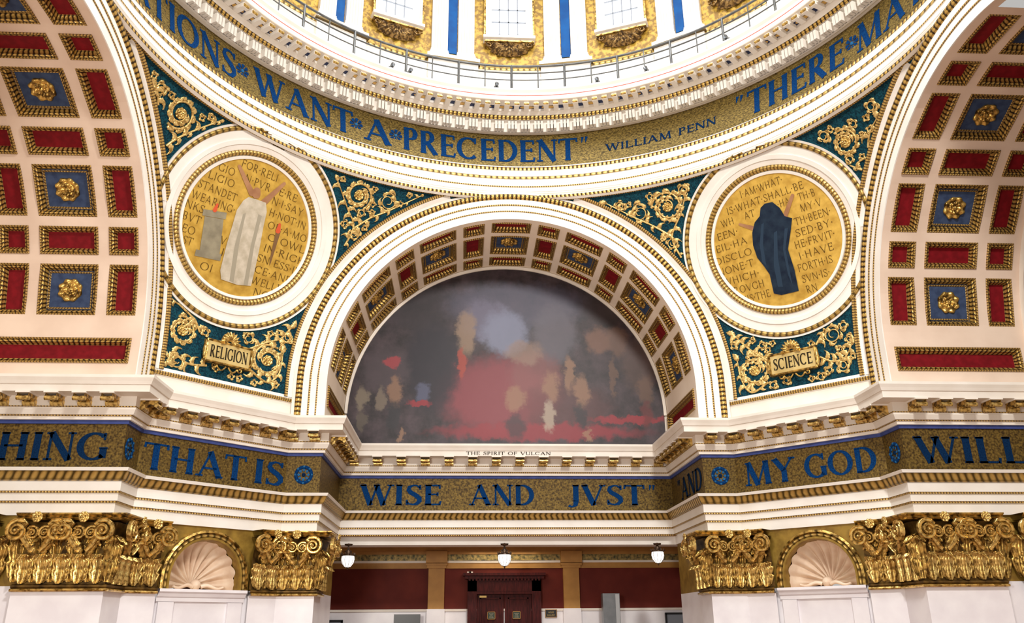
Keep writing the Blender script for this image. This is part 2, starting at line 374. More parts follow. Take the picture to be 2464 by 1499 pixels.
def ring_rect(mb,hx,hy,prof,mi):
    cs=[(-1,-1),(1,-1),(1,1),(-1,1),(-1,-1)]
    rows=[[(sx_*(hx-i),sy_*(hy-i),z) for i,z in prof] for sx_,sy_ in cs]
    us=[0]
    for q in range(4): us.append(us[-1]+2*(hy if q%2 else hx))
    mb.grid(rows,mi,us=us)
def rosette_mesh(R,name='rosette',mat=GL):
    mb=MB(); rows=[]; n=96
    for i in range(n+1):
        t=2*pi*i/n; row=[]
        for r,z,am,ph in ((0,.24,0,0),(.14,.22,0,0),(.20,.06,.03,0),(.30,.10,.06,0),(.42,.22,.07,0),(.52,.14,.08,0),(.54,.02,.04,.5),(.68,.10,.03,.5),(.86,.15,.04,.5),(.97,.05,.05,.5),(.95,-.03,.05,.5)):
            q=1+am*math.cos(8*(t)+ph*2*pi); row.append((R*r*q*math.cos(t),R*r*q*math.sin(t),R*(z*1.3+ .06*math.cos(8*t+ph*2*pi)*(r>.2))))
        rows.append(row)
    mb.grid(rows); return mb.mesh(name,[mat],True)
ROS=rosette_mesh(.32,mat=GO)
cache={}
def coffer_parts(hx,hy,blue):
    k=(round(hx,3),round(hy,3),blue)
    if k in cache: return cache[k]
    mb=MB(); ring_rect(mb,hx,hy,[(0,-.06),(0,.03),(.02,.045),(.045,.03),(.05,0)],0); f1=mb.mesh('outer_moulding',[BD])
    mb=MB(); ring_rect(mb,hx,hy,[(.05,0),(.065,.02),(.11,-.01),(.145,-.13),(.155,-.14)],0); f2=mb.mesh('egg_moulding',[EG])
    mb=MB(); q=.15
    mb.face([(-hx+q,-hy+q,-.14),(hx-q,-hy+q,-.14),(hx-q,hy-q,-.14),(-hx+q,hy-q,-.14)]); pn=mb.mesh('panel',[BP if blue else RE])
    L=[('outer_moulding',f1),('egg_moulding',f2),('panel',pn)]
    if blue:
        mb=MB(); ring_rect(mb,hx-.18,hy-.18,[(0,-.14),(0,-.115),(.03,-.11),(.045,-.135)],0); L.append(('inner_border',mb.mesh('inner_border',[BD])))
        L.append(('rosette',ROS))
    cache[k]=L; return L
VN={'front':'central arch vault','left':'left vault','right':'right vault'}
ROWN=sorted([90-PIT*k for k in(0,1,2,3)]+[90-PIT*k for k in(.5,1.5,2.5)])
for key in ('front','left','right'):
    T_=TF(key)
    br=set([0,180]); cells=[]
    for kd,deg,h in rows_c:
        hh=math.degrees(h)-.3
        br.add(deg-hh); br.add(deg+hh); cells.append((deg-hh,deg+hh,CO))
    br=sorted(br); allc=sorted(set([0,d]+[q for c in CO for q in c]))
    mb=MB()
    for i in range(len(br)-1):
        t0,t1=br[i],br[i+1]; mid=(t0+t1)/2
        cs=[c for c in cells if c[0]<mid<c[1]]
        for j in range(len(allc)-1):
            ym=(allc[j]+allc[j+1])/2
            if cs and any(c[0]<ym<c[1] for c in cs[0][2]): continue
            rows=[]
            for q in range(4):
                t=rad(t0+(t1-t0)*q/3)
                rows.append([T_@V((w*math.cos(t),y,w*math.sin(t))) for y in (allc[j],allc[j+1])])
            mb.grid(rows)
    for sg in(-1,1):
        zz=[zc-zs-.1,-.66,-.02,0]; yy=[0,.06*d,.94*d,d]
        for i in range(3):
            for j in range(3):
                if i==1 and j==1: continue
                mb.face([T_@V((sg*w,y,z)) for y,z in ((yy[j],zz[i]),(yy[j+1],zz[i]),(yy[j+1],zz[i+1]),(yy[j],zz[i+1]))])
    mb.build({'front':'ceiling','left':'ceiling_left','right':'ceiling_right'}[key],[PE if key!='front' else CVP],kind='structure')
    items=[(kd,deg,h,CO) for kd,deg,h in rows_c]+[('L',0,0,[(.057*d,.943*d)]),('L',180,0,[(.057*d,.943*d)])]
    for kd,deg,h,cs in items:
        if key=='left' and deg>92: continue
        if key=='right' and deg<88: continue
        for ci,(y0,y1) in enumerate(cs):
            t=rad(deg); hx=w*h if kd!='L' else .34; hy=(y1-y0)/2; blue=(kd=='R' and ci==1)
            c=T_@V((w*math.cos(t),(y0+y1)/2,w*math.sin(t) if kd!='L' else -.34))
            R3=T_.to_3x3(); X=R3@V((-math.sin(t),0,math.cos(t))); Y=R3@V((0,1,0)); Z=X.cross(Y)
            up=deg if deg<=90 else 180-deg
            ri=min(range(7),key=lambda q:abs(ROWN[q]-up))
            side='' if key!='front' else (' at the crown' if abs(deg-90)<1 else (' on right side' if deg<90 else ' on left side'))
            cn=['front','middle','back'][ci]
            if kd=='L': lab='long red panel at the foot of the %s%s'%(VN[key],side)
            elif blue: lab='blue coffer with gilt rosette, %s, %s row up%s'%(VN[key],ORD[ri],side)
            else: lab='red coffer in %s, %s column, %s row up%s'%(VN[key],cn,ORD[ri],side)
            e=E('ceiling_coffer',lab,'coffer',group='coffers of the '+VN[key],mat=frame(c+Z*.01,X,Y,Z))
            for nm,me in coffer_parts(hx,hy,blue): inst(nm,me,e,Matrix.Translation((0,0,-.14)) if nm=='rosette' else None)
def lun(T_,r,y): return [T_@V((r,y,zc-zs-.2))]+[T_@V((r*math.cos(pi*i/60),y,r*math.sin(pi*i/60))) for i in range(61)]+[T_@V((-r,y,zc-zs-.2))]
for key,nm in(('front','wall_front'),('left','wall_left'),('right','wall_right')):
    mb=MB(); mb.face(lun(TF(key),w+.02,d)); mb.build(nm,[WH],kind='structure')
# ---------------- mural: plain painted stand-in ----------------
MY=a+d-.05
def blobmat(name,base,blobs):
    m=bpy.data.materials.new(name); m.use_nodes=True; nt=m.node_tree; b=nt.nodes['Principled BSDF']; b.inputs['Roughness'].default_value=.5
    g=nt.nodes.new('ShaderNodeTexCoord'); nz=nt.nodes.new('ShaderNodeTexNoise'); nz.inputs['Scale'].default_value=2.4; nz.inputs['Detail'].default_value=8; nz.inputs['Roughness'].default_value=.65
    lnk(nt,g.outputs['Object'],nz.inputs['Vector'])
    ad=nt.nodes.new('ShaderNodeVectorMath'); ad.operation='MULTIPLY_ADD'; lnk(nt,nz.outputs['Color'],ad.inputs[0]); ad.inputs[1].default_value=(.8,0,.8); lnk(nt,g.outputs['Object'],ad.inputs[2])
    n2=nt.nodes.new('ShaderNodeTexNoise'); n2.inputs['Scale'].default_value=1.6; n2.inputs['Detail'].default_value=9; n2.inputs['Roughness'].default_value=.65; lnk(nt,g.outputs['Object'],n2.inputs['Vector'])
    mr=nt.nodes.new('ShaderNodeMapRange'); mr.inputs[1].default_value=.35; mr.inputs[2].default_value=.7; lnk(nt,n2.outputs['Fac'],mr.inputs[0])
    mx=nt.nodes.new('ShaderNodeMix'); mx.data_type='RGBA'; lnk(nt,mr.outputs[0],mx.inputs[0]); mx.inputs[6].default_value=(*[q*.3 for q in base],1); mx.inputs[7].default_value=(*[q*2.0 for q in base],1)
    cur=mx.outputs[2]
    for (px,py,rx,ry,c,st) in blobs:
        P=hit_plane(px,py,(0,MY,0),(0,1,0)); k=rx/F*31; k2=ry/F*33
        mp=nt.nodes.new('ShaderNodeVectorMath'); mp.operation='SUBTRACT'; lnk(nt,ad.outputs[0],mp.inputs[0]); mp.inputs[1].default_value=(P.x+.4,0,P.z-zc+.4)
        sc_=nt.nodes.new('ShaderNodeVectorMath'); sc_.operation='MULTIPLY'; lnk(nt,mp.outputs[0],sc_.inputs[0]); sc_.inputs[1].default_value=(1/k,0,1/k2)
        ln=nt.nodes.new('ShaderNodeVectorMath'); ln.operation='LENGTH'; lnk(nt,sc_.outputs[0],ln.inputs[0])
        mr=nt.nodes.new('ShaderNodeMapRange'); mr.interpolation_type='SMOOTHSTEP'; mr.inputs[1].default_value=1.15; mr.inputs[2].default_value=.6; mr.inputs[3].default_value=0; mr.inputs[4].default_value=st; lnk(nt,ln.outputs['Value'],mr.inputs[0])
        mx=nt.nodes.new('ShaderNodeMix'); mx.data_type='RGBA'; lnk(nt,mr.outputs[0],mx.inputs[0]); lnk(nt,cur,mx.inputs[6]); mx.inputs[7].default_value=(*c,1); cur=mx.outputs[2]
    lnk(nt,cur,b.inputs['Base Color']); return m
TN=(.27,.15,.09); TD=(.13,.07,.045)
BLB=[(1200,950,150,95,(.22,.038,.05),.9),(1290,900,70,60,(.20,.07,.07),.7),(1360,980,120,60,(.10,.035,.035),.6),(1300,1040,260,20,(.24,.02,.03),.85),(1520,1010,100,10,(.28,.02,.03),.85),
 (1240,735,190,60,(.10,.10,.155),.6),(1170,770,65,55,(.15,.14,.21),.8),(1215,800,60,60,(.20,.22,.32),.85),(1122,800,26,60,(.28,.19,.13),.8),(1335,800,60,75,(.12,.11,.14),.7),
 (1262,850,50,30,(.26,.17,.13),.65),(1440,820,35,35,(.20,.10,.065),.7),(1485,820,30,40,(.15,.08,.055),.7),(1540,880,50,70,(.09,.05,.04),.6),(1040,880,70,120,(.014,.011,.020),.9),(1112,875,12,38,(.34,.05,.03),.85),(930,890,60,60,(.07,.05,.06),.7),(945,872,20,12,(.34,.04,.05),.8),(1018,945,20,22,(.10,.11,.19),.7),(1010,970,30,7,(.28,.02,.03),.85),(1000,740,80,60,(.02,.015,.02),.7),(1480,740,90,50,(.03,.02,.02),.7)]
for x,y,rx,ry,c in((1240,960,26,32,TN),(1240,1025,26,30,(.02,.02,.025)),(1325,930,22,38,TN),(1322,1000,16,36,(.38,.31,.24)),(1370,900,13,48,TN),(1400,940,20,42,TN),(1398,1000,16,32,(.015,.015,.02)),(1415,1045,8,20,TN),(1553,940,20,38,TD),(1558,1000,16,30,(.12,.02,.02)),(1475,910,9,50,TD),(950,940,18,38,TN),(948,1000,17,32,(.02,.02,.025)),(965,1050,8,16,TN),(872,960,16,30,(.21,.17,.12)),(870,1015,12,25,(.10,.08,.06)),(915,960,13,28,(.19,.15,.11))):
    BLB.append((x,y,rx,ry,c,.75))
MUR=blobmat('dark_industrial_painting',(.034,.022,.027),BLB)
mural=E('mural','large semicircular dark mural with red and blue patches in the central arch','painting',loc=(0,MY,zc))
mb=MB(); mb.face(lun(TF('front'),w-.10,d-.05)); mb.build('painted_canvas',[MUR],mural)
mb=MB(); rows=[]
for i in range(61):
    t=pi*i/60; rows.append([TF('front')@V((r*math.cos(t),d-o,r*math.sin(t))) for r,o in((w-.12,.04),(w-.12,.10),(w-.02,.12),(w+.0,.02))])
mb.grid(rows); mb.build('border',[WH],mural)
def painted(parent,name,mats,polys,P0,n,off=0.02):
    mb=MB(); n=V(n)
    for k,(mi,pp) in enumerate(polys):
        O=V(P0)-n*(off+.002*k); mb.face([hit_plane(u,v,O,n) for u,v in pp],mi)
    return mb.build(name,mats,parent)
def limb(x0,y0,r0,x1,y1,r1):
    an=math.atan2(y1-y0,x1-x0); P=[]
    for i in range(7): t=an+pi/2+pi*i/6; P.append((x0+r0*math.cos(t),y0+r0*math.sin(t)))
    for i in range(7): t=an-pi/2+pi*i/6; P.append((x1+r1*math.cos(t),y1+r1*math.sin(t)))
    return P
rm_=E('mural','dark mural edge at the far right behind the right vault','painting',loc=(a+d-.05,0,zc))
mb=MB(); mb.face(lun(TF('right'),w-.25,d-.04)); mb.build('painted_canvas',[mk('dark_blue_painting',(.05,.06,.07),(.015,.012,.012),.9,.5)],rm_)
# ================= PENDENTIVES =================
for nm,sg in (('ceiling_pendentive_left',-1),('ceiling_pendentive_right',1)):
    mb=MB(); rows=[]
    zz=[6.6-zs,0]+[ro*math.sin(pi/2*i/26) for i in range(1,27)]
    for h in zz:
        xf=ro if h<0 else math.sqrt(max(0,ro*ro-h*h)); R=math.sqrt(a*a+xf*xf); p0=math.atan2(xf,a)
        rows.append([(sg*R*math.cos(p0+(pi/2-2*p0)*j/30),R*math.sin(p0+(pi/2-2*p0)*j/30),zs+h) for j in range(31)])
    mb.grid(rows); mb.build(nm,[TE],kind='structure',smooth=True)
for k,sg in ((3,-1),(9,1)):
    P=[PTS[k],PTS[k+1]]
    mb=MB(); sweep(mb,P,[(-.35,zc-.1),(-.05,zc-.1),(-.05,6.44),(.0,6.44),(.04,6.50),(.0,6.56),(-.02,6.66),(-.35,6.66)],[0,0,1,2,2,1,1]); mb.build('trim_%d'%(8+(sg>0)),[WH,WH2,BD],kind='structure')
for sg,n_ in((-1,10),(1,11)):
    mb=MB()
    rows=[]
    for j in range(61):
        ph=pi/2*j/60; row=[]
        for h,o in ((6.83,.0),(6.80,.06),(6.68,.06),(6.68,.10),(6.60,.10),(6.58,.03)):
            R=math.sqrt(max(0,SR*SR-h*h))-o; row.append((sg*R*math.cos(ph),R*math.sin(ph),zs+h))
        rows.append(row)
    mb.grid(rows,[0,0,1,1,1])
    for side in (0,1):
        rows=[]
        for i in range(50):
            h=6.5*math.sin(pi/2*i/49); row=[]
            xf=math.sqrt(max(0.01,ro*ro-h*h)); t=math.atan2(h,xf)
            for e_,o in ((0,.02),(.11,.05),(.13,.05),(.13,.10),(.21,.10),(.22,.02)):
                rr=ro+e_; x=rr*math.cos(t); z=rr*math.sin(t); y=math.sqrt(max(0,SR*SR-x*x-z*z))-o
                row.append((sg*x,y,zs+z) if side==0 else (sg*y,x,zs+z))
            rows.append(row)
        row0=[(r[0],r[1],6.6) for r in rows[0]]
        mb.grid([row0]+rows,[0,0,1,1,1])
    mb.build('trim_%d'%n_,[WH2,BD],kind='structure')
MED=[]
def medallion(cx,cy,sg,label,lines,fig):
    P,n=hit_sph(cx,cy); n=n.normalized(); MED.append((SC,-n))
    Y=(V((0,0,1))-n*n.z).normalized(); X=Y.cross(n)
    rm=2.06; C=P+n*(SR-math.sqrt(SR*SR-rm*rm)+.03); e=E('medallion',label,'medallion',mat=frame(C,X,Y,n))
    def ring(nm,prof,mat,clip=True,N=120):
        mb=MB(); rows=[]
        for i in range(N+1):
            t=2*pi*i/N; rows.append([SC-n*(math.sqrt(SR*SR-r*r)-o)+(X*math.cos(t)+Y*math.sin(t))*r for r,o in prof])
        kp=(lambda q:abs(q.x)<a+.01 and q.y<a+.01 and q.z<zs+6.78) if clip else None
        mb.grid(rows,0,us=[prof[0][0]*2*pi*i/N for i in range(N+1)],keep=kp); mb.build(nm,[mat],e,False)
    mb=MB(); mb.lathe([(0,0),(rm,0)],(0,0,0),0,72); mb.build('gold_disc',[GD],e,local=True)
    ring('inner_fillet',[(rm,0),(rm,.07),(rm+.08,.08),(rm+.10,.04)],WH2)
    ring('leaf_moulding',[(rm+.10,.04),(rm+.12,.09),(rm+.18,.13),(rm+.25,.10),(rm+.27,.04)],RP)
    ring('white_band',[(rm+.27,.04),(rm+.42,.06),(rm+.43,.09),(rm+.56,.09),(rm+.57,.05),(rm+.82,.05)],WH2)
    ring('outer_moulding',[(rm+.82,.05),(rm+.84,.09),(rm+.89,.11),(rm+.94,.09),(rm+.96,.05)],OR)
    ring('outer_rim',[(rm+.96,.05),(rm+1.02,.06),(rm+1.03,-.02)],WH2)
    O=C+n*.012
    for t,x0,y0,x1,y1 in lines:
        A_=hit_plane(x0,y0,O,n); B_=hit_plane(x1,y1,O,n); W=(B_-A_).dot(X); mid=(A_+B_)/2
        A2=mid-X*(W/2)-Y*.12; word(e,t,lambda x,y:A2+X*x+Y*y,W,.235,GT,.085,.06,single='inscription_line',sf=False)
    for nm,mats,polys,off in fig: painted(e,nm,mats,polys,C,-n,off)
    return e
LL=[("FOR·RELI",582,392,670,428),("GIO",527,400,566,415),("N·PVR",590,428,652,452),("E·RE",672,460,715,478),("LIGIO",502,418,565,443),("N·I·SAY",655,482,730,512),("STANDET",478,440,570,476),("H·NOT·IN",648,510,736,544),("WEARING·",462,464,566,506),("OF·A·MO",645,540,738,575),("NKS",447,487,492,505),("C OWL·",645,568,740,605),("BVT",440,515,483,532),("IN·RIGH",635,594,733,632),("EO",438,545,470,558),("SN ESS·IV",620,617,724,657),("ST",440,574,464,583),("V",530,575,545,581),("CE·AND",614,644,702,678),("I",532,605,540,608),("WELLD",605,670,680,698),("OI",482,636,512,648),("NG·",610,700,655,716)]
RL=[("I·AM·WHAT·",1780,468,1882,432),("IS·WHAT·SHALL·BE",1748,508,1932,445),("WH",1735,540,1765,530),("AT",1790,520,1815,512),("·HA",1870,492,1900,482),("TH·B",1920,475,1960,461),("EEN·",1725,572,1775,555),("MY·V",1925,502,1976,484),("EIL·HA",1722,602,1797,576),("TH·BEEN·",1912,535,1998,505),("DISCLO",1722,632,1808,602),("SED·BY·",1914,563,2004,532),("NONE·T",1728,658,1812,630),("HE·FRVIT·",1912,592,2008,559),("WHICH·",1740,683,1826,654),("I·HAVE",1922,618,2004,590),("BROVGH",1755,706,1838,678),("FORTH·IS",1920,648,2002,620),("THIS·THE",1775,728,1852,702),("SVN·IS·",1930,674,1996,651),("BO",1810,745,1838,736),("RN",1940,698,1966,689)]
figL=[('painted_stone_patch',[STN,FLM],[(0,[(490,503),(546,512),(543,528),(487,518)]),(0,[(493,520),(538,528),(528,615),(480,607)]),(0,[(472,600),(533,612),(530,628),(468,615)]),(1,limb(517,506,5,523,492,3))],.015),
 ('painted_torch_patch',[mk('painted_torch_brown',(.18,.09,.03)),FLM],[(0,[(664,558),(676,556),(652,632),(648,640),(650,620)]),(1,limb(669,556,6,673,540,3))],.015),
 ('painted_drape_patch',[CLW,mk('painted_drape_fold',(.34,.30,.22)),SK],
  [(2,limb(606,465,7,576,400,4)),(2,limb(632,490,8,684,442,4)),(2,limb(617,468,10,618,460,9)),
   (0,[(598,474),(618,480),(640,488),(642,510),(634,545),(624,600),(612,655),(604,688),(570,685),(532,672),(530,650),(545,590),(560,540),(570,505),(586,482)]),
   (1,[(585,515),(592,512),(575,590),(562,680),(552,676),(565,590)]),(1,[(622,515),(630,520),(612,590),(596,686),(586,686),(604,590)])],.02)]
figR=[('painted_drape_patch',[CLB,mk('painted_drape_highlight',(.025,.045,.075),spec=.08),SK],
  [(2,limb(1886,528,6,1907,470,4)),(2,limb(1822,552,6,1780,540,3)),
   (0,[(1840,490),(1858,486),(1876,500),(1888,520),(1906,525),(1902,560),(1896,600),(1912,650),(1922,700),(1880,710),(1862,706),(1852,660),(1838,640),(1822,620),(1812,590),(1810,560),(1816,535),(1828,520),(1830,500)]),
   (1,[(1832,540),(1838,536),(1836,590),(1844,640),(1834,630),(1828,590)]),(1,[(1862,560),(1870,555),(1872,620),(1884,690),(1872,690),(1862,640)]),(1,[(1888,550),(1896,548),(1890,600),(1900,650),(1908,690),(1896,660),(1884,600)])],.02)]
medallion(590,549,-1,'gold medallion with white draped figure and lettering, above RELIGION plaque',LL,figL)
medallion(1872,577,1,'gold medallion with dark draped figure and lettering, above SCIENCE plaque',RL,figR)
# scrollwork
def inpan(P,mg=.0):
    h=max(0,P.z-zs)
    if math.hypot(P.x,h)<ro+.24+mg or math.hypot(P.y,h)<ro+.24+mg: return False
    if P.z>zs+6.56-mg or P.z<6.70+mg: return False
    for c,ax in MED:
        q=P-c; t=q.dot(ax)
        if t>0 and (q-ax*t).length<2.06+1.04+mg: return False
    return True
def S3(u,v,off=.05):
    P,n=hit_sph(u,v,0); return P+n*off,n
def leafgrid(mb,P,n,X,Y,ang,L,wd,curl,off=.015,lob=4):
    for tr in range(5):
        tip=P+(X*math.cos(ang+curl*.4)+Y*math.sin(ang+curl*.4))*L
        if inpan(tip,.01): break
        L*=.72; wd*=.85
    else: return
    rows=[]
    for k in range(11):
        t=k/10; aa=ang+curl*t*t; hw=wd*math.sin(pi*(t*.9+.08))**.7*(1+.26*math.cos(t*lob*2*pi)); ctr=P+(X*math.cos(aa)+Y*math.sin(aa))*(L*t); sd=X*(-math.sin(aa))+Y*math.cos(aa)
        rows.append([ctr+sd*(hw*qq)+n*(off+z+.03*math.sin(pi*t)) for qq,z in((-1,-.015),(-.5,.03),(0,.01),(.5,.03),(1,-.015))])
    mb.grid(rows)
def fr3(u,v):
    P,n=hit_sph(u,v); Y=(V((0,0,1))-n*n.z).normalized(); return P,n,Y.cross(n),Y
occ=[]
def scroll(parent,cx,cy,r,dr,a0,turns=1.6,P=None):
    if P is None: P,n,X,Y=fr3(cx,cy)
    else:
        n=(SC-P).normalized() if P.z>zs else V((-P.x,-P.y,0)).normalized(); Y=(V((0,0,1))-n*n.z).normalized(); X=Y.cross(n)
    R=r/F*(P-CAM).dot(fw)*.92
    for tr in range(10):
        if all(inpan(P+(X*math.cos(k*pi/6)+Y*math.sin(k*pi/6))*R,.02) for k in range(12)): break
        R*=.88
    else: return
    occ.append((P,R)); big=R>.33
    mb=MB(); pts=[];rs=[]; N=int(24*turns)
    for i in range(N+1):
        t=i/N; an=a0+dr*turns*2*pi*t; q=R*(1-t*.72); pts.append(P+(X*math.cos(an)+Y*math.sin(an))*q+n*.03); rs.append((.040 if big else .026)*(1-.4*t))
    mb.tube(pts,rs,0,6); mb.build('spiral_stem',[SG],parent,True)
    if big: inst('flower',ROSs,parent,wm(parent).inverted()@frame(P+n*.03,X,Y,n))
    mb=MB(); nl=14 if big else 6
    for i in range(nl):
        an=a0+dr*2*pi*(i+.3)/nl*1.3; q=R*(1-.72*(i/nl)/turns*1.25)
        leafgrid(mb,P+(X*math.cos(an)+Y*math.sin(an))*q,n,X,Y,an+dr*.7,R*.46 if big else R*.75,R*.15 if big else R*.24,dr*1.3)
        if big: leafgrid(mb,P+(X*math.cos(an+.2)+Y*math.sin(an+.2))*q,n,X,Y,an+pi-dr*.9,R*.28,R*.09,-dr*1.0,lob=2)
    if mb.f: mb.build('leaves',[SG],parent,True)
ROSs=rosette_mesh(.17,'flower',GL)
def stem(parent,pts):
    q=[]; n=len(pts)
    for i in range(n-1):
        p0=pts[max(i-1,0)];p1=pts[i];p2=pts[i+1];p3=pts[min(i+2,n-1)]
        for k in range(7):
            t=k/7; q.append(tuple(.5*((2*p1[c])+(-p0[c]+p2[c])*t+(2*p0[c]-5*p1[c]+4*p2[c]-p3[c])*t*t+(-p0[c]+3*p1[c]-3*p2[c]+p3[c])*t**3) for c in(0,1)))
    q.append(pts[-1]); q=[z for z in q if inpan(hit_sph(*z)[0],.03)]; N=len(q)
    if N<4: return
    mb=MB(); mb.tube([S3(u,v,.03)[0] for u,v in q],[.040*(1-.5*i/N) for i in range(N)],0,6); mb.build('stem',[SG],parent,True)
    mb=MB(); an=0
    for i in range(1,N-1,2):
        an=math.atan2(-(q[i+1][1]-q[i-1][1]),q[i+1][0]-q[i-1][0]); sd=1 if (i//2)%2 else -1
        P,n_,X,Y=fr3(*q[i]); leafgrid(mb,P,n_,X,Y,an+sd*.7,.28,.085,sd*1.2); occ.append((P,.07))
    leafgrid(mb,*fr3(*q[-1]),an,.30,.09,.3)
    if mb.f: mb.build('leaves',[SG],parent,True)
PAN=[('gilt scrollwork in the teal panel above left of the RELIGION medallion',(433,272),[(433,272,44,1,-2),(350,172,19,-1,0),(508,282,17,1,2),(395,330,24,-1,1),(385,215,19,1,0)],[[(384,392),(392,350),(376,300),(378,235),(362,200),(335,135)],[(388,360),(420,335),(470,312),(530,290)]],(310,100,590,400)),
 ('gilt scrollwork in teal panel between RELIGION medallion and central arch',(863,470),[(863,470,42,1,-1),(825,430,16,-1,0),(933,485,24,-1,2),(985,470,14,1,0),(852,562,17,1,3)],[[(828,592),(850,545),(835,500),(812,435)],[(850,550),(890,525),(940,505),(1020,468)]],(790,395,1060,610)),
 ('gilt scrollwork in the teal panel around the RELIGION plaque',(540,860),[(437,795,44,-1,2),(643,868,44,1,1),(425,868,22,1,2),(500,915,22,-1,0),(585,930,22,1,2),(690,812,16,-1,0)],[[(495,880),(450,875),(415,850),(400,870)],[(480,800),(455,745),(425,730),(405,712)],[(600,890),(640,920),(670,900),(680,850)],[(600,840),(640,825),(675,815),(700,790)]],(385,660,720,955)),
 ('gilt scrollwork in teal panel between central arch and SCIENCE medallion',(1606,498),[(1606,498,42,-1,3),(1645,458,16,1,0),(1540,512,24,1,1),(1492,495,14,-1,0),(1618,585,17,-1,0)],[[(1640,620),(1618,570),(1640,510),(1652,455)],[(1618,570),(1575,545),(1520,520),(1460,490)]],(1420,420,1690,640)),
 ('gilt scrollwork in the teal panel above right of the SCIENCE medallion',(2035,342),[(2035,342,42,-1,2),(2125,255,18,1,0),(1982,350,19,-1,2),(2078,425,19,1,0),(2095,310,20,-1,1)],[[(2075,470),(2082,420),(2090,370),(2098,310),(2150,225)],[(2080,410),(2040,395),(1990,370),(1945,345)]],(1900,180,2180,480)),
 ('gilt scrollwork in the teal panel around the SCIENCE plaque',(1912,870),[(1815,892,42,-1,2),(2005,805,42,1,1),(1868,938,20,1,2),(1935,925,20,-1,0),(2030,880,19,-1,1)],[[(1850,920),(1810,945),(1785,915),(1775,870)],[(1850,870),(1810,845),(1785,825),(1768,808)],[(1975,860),(2005,870),(2035,860),(2050,830)],[(1965,830),(2000,770),(2030,755),(2048,738)]],(1750,700,2065,960))]
for lab,(u,v),scs,sts,bb in PAN:
    occ.clear()
    e=E('scrollwork',lab,'ornament',loc=S3(u,v)[0])
    if 'plaque' in lab:
        c=(543,856) if u<1000 else (1913,872)
        for q in(-50,-25,0,25,50): occ.append((hit_sph(c[0]+q,c[1]+q*(.25 if u<1000 else -.2))[0],.40))
        occ.append((hit_sph(c[0]+5,c[1]-50)[0],.36))
    for s_ in scs: scroll(e,*s_)
    for s_ in sts: stem(e,s_)
    for tr in range(480):
        uu=random.uniform(bb[0],bb[2]); vv_=random.uniform(bb[1],bb[3]); P=hit_sph(uu,vv_)[0]
        R=.19 if tr<140 else (.14 if tr<280 else .10)
        if not inpan(P,R+.02): continue
        if any((P-q).length<(R+s*.9) for q,s in occ): continue
        scroll(e,0,0,R/.92*F/(P-CAM).dot(fw),random.choice((-1,1)),random.uniform(0,6),1.3,P=P)
def plaque(px,py,wpx,text,label):
    P,n=hit_sph(px,py); Y=(V((0,0,1))-n*n.z).normalized(); X=Y.cross(n); dist=(P-CAM).dot(fw); W=wpx/F*dist*1.0; H=.60
    e=E('name_plaque',label,'plaque',mat=frame(P+n*.12,X,Y,n))
    mb=MB(); mb.box((0,0,0),(W,H,.14)); mb.build('tablet',[PLT],e,local=True)
    mb=MB(); ring_rect(mb,W/2+.04,H/2+.04,[(0,-.10),(0,.10),(.03,.11),(.06,.07)],0); mb.build('frame',[GO],e,local=True)
    for s_ in(-1,1):
        mb=MB(); mb.tube([(s_*(W/2+.05),q*.1,.05) for q in(-2.8,-1.7,0,1.7,2.8)],[.02,.05,.07,.05,.02],0,10); mb.build('end_roll',[GL],e,True,local=True)
    mb=MB(); rows=[]
    for i in range(45):
        t=pi*(-.1+1.2*i/44); rows.append([((.06+.24*q)*math.cos(t)*(1+.06*math.cos(i*pi/2)*q),H/2+.05+(.05+.27*q)*math.sin(t)*(1+.06*math.cos(i*pi/2)*q),.04+.10*math.sin(pi*q*.9)+.05*q*math.cos(i*pi/2)) for q in [k/6 for k in range(7)]])
    mb.grid(rows); mb.build('shell_crest',[GL],e,True,local=True)
    for s_ in(-1,1):
        mb=MB(); mb.tube([(s_*(.04+.3*t),-H/2-.08-.13*math.sin(pi*t),.05) for t in [i/8 for i in range(9)]]+[(s_*(.42+.08*math.cos(t+pi)*(1-t/9)),-H/2-.10+.08*math.sin(t+pi)*(1-t/9),.05) for t in [i*.5 for i in range(13)]],.026,0,6)
        mb.build('lower_scroll',[GO],e,True,local=True)
    w0=W*.86; word(e,text,lambda x,y:wm(e)@V((-w0/2+x,-.18+y,.078)),w0,.36,INK,.19,.085)
plaque(543,856,114,'RELIGION','gilt plaque lettered RELIGION below the left medallion')
plaque(1913,872,112,'SCIENCE','gilt plaque lettered SCIENCE below the right medallion')
# ================= DOME RING =================
A0,A1=rad(-8),rad(188)
def rev(name,prof,mis,mats,n=196,kind='structure'):
    mb=MB(); rows=[[(R*math.cos(A0+(A1-A0)*i/n),R*math.sin(A0+(A1-A0)*i/n),z) for R,z in prof] for i in range(n+1)]
    mb.grid(rows,mis,us=[10*(A1-A0)*i/n for i in range(n+1)]); return mb.build(name,mats,kind=kind)
rev('trim_12',[(10.02,13.62),(9.92,13.66),(9.92,13.76),(9.99,13.80),(10.0,13.94),(9.97,13.94),(9.97,13.97),(10.02,14.0),(10.02,14.12),(10.0,14.12),(10.0,14.17),(10.05,14.17),(10.12,14.5),(10.10,14.5),(10.12,14.62),(10.22,14.66),(10.30,14.92),(10.28,14.95),(10.32,15.10),(10.42,15.12),(10.54,15.27)],
    [0,1,1,0,0,0,0,0,0,2,2,0,0,3,3,0,0,1,1,0],[WH2,EG,BD,OR])
rev('trim_13',[(10.54,15.27),(10.82,16.76)],0,[FU])
rev('trim_14',[(10.82,16.74),(10.62,16.74),(10.62,16.68),(10.52,16.68),(10.52,17.05),(10.3,17.05),(10.28,17.10),(10.24,17.19),(10.05,17.26)],[0,0,0,0,0,1,1,0],[WH2,EG])
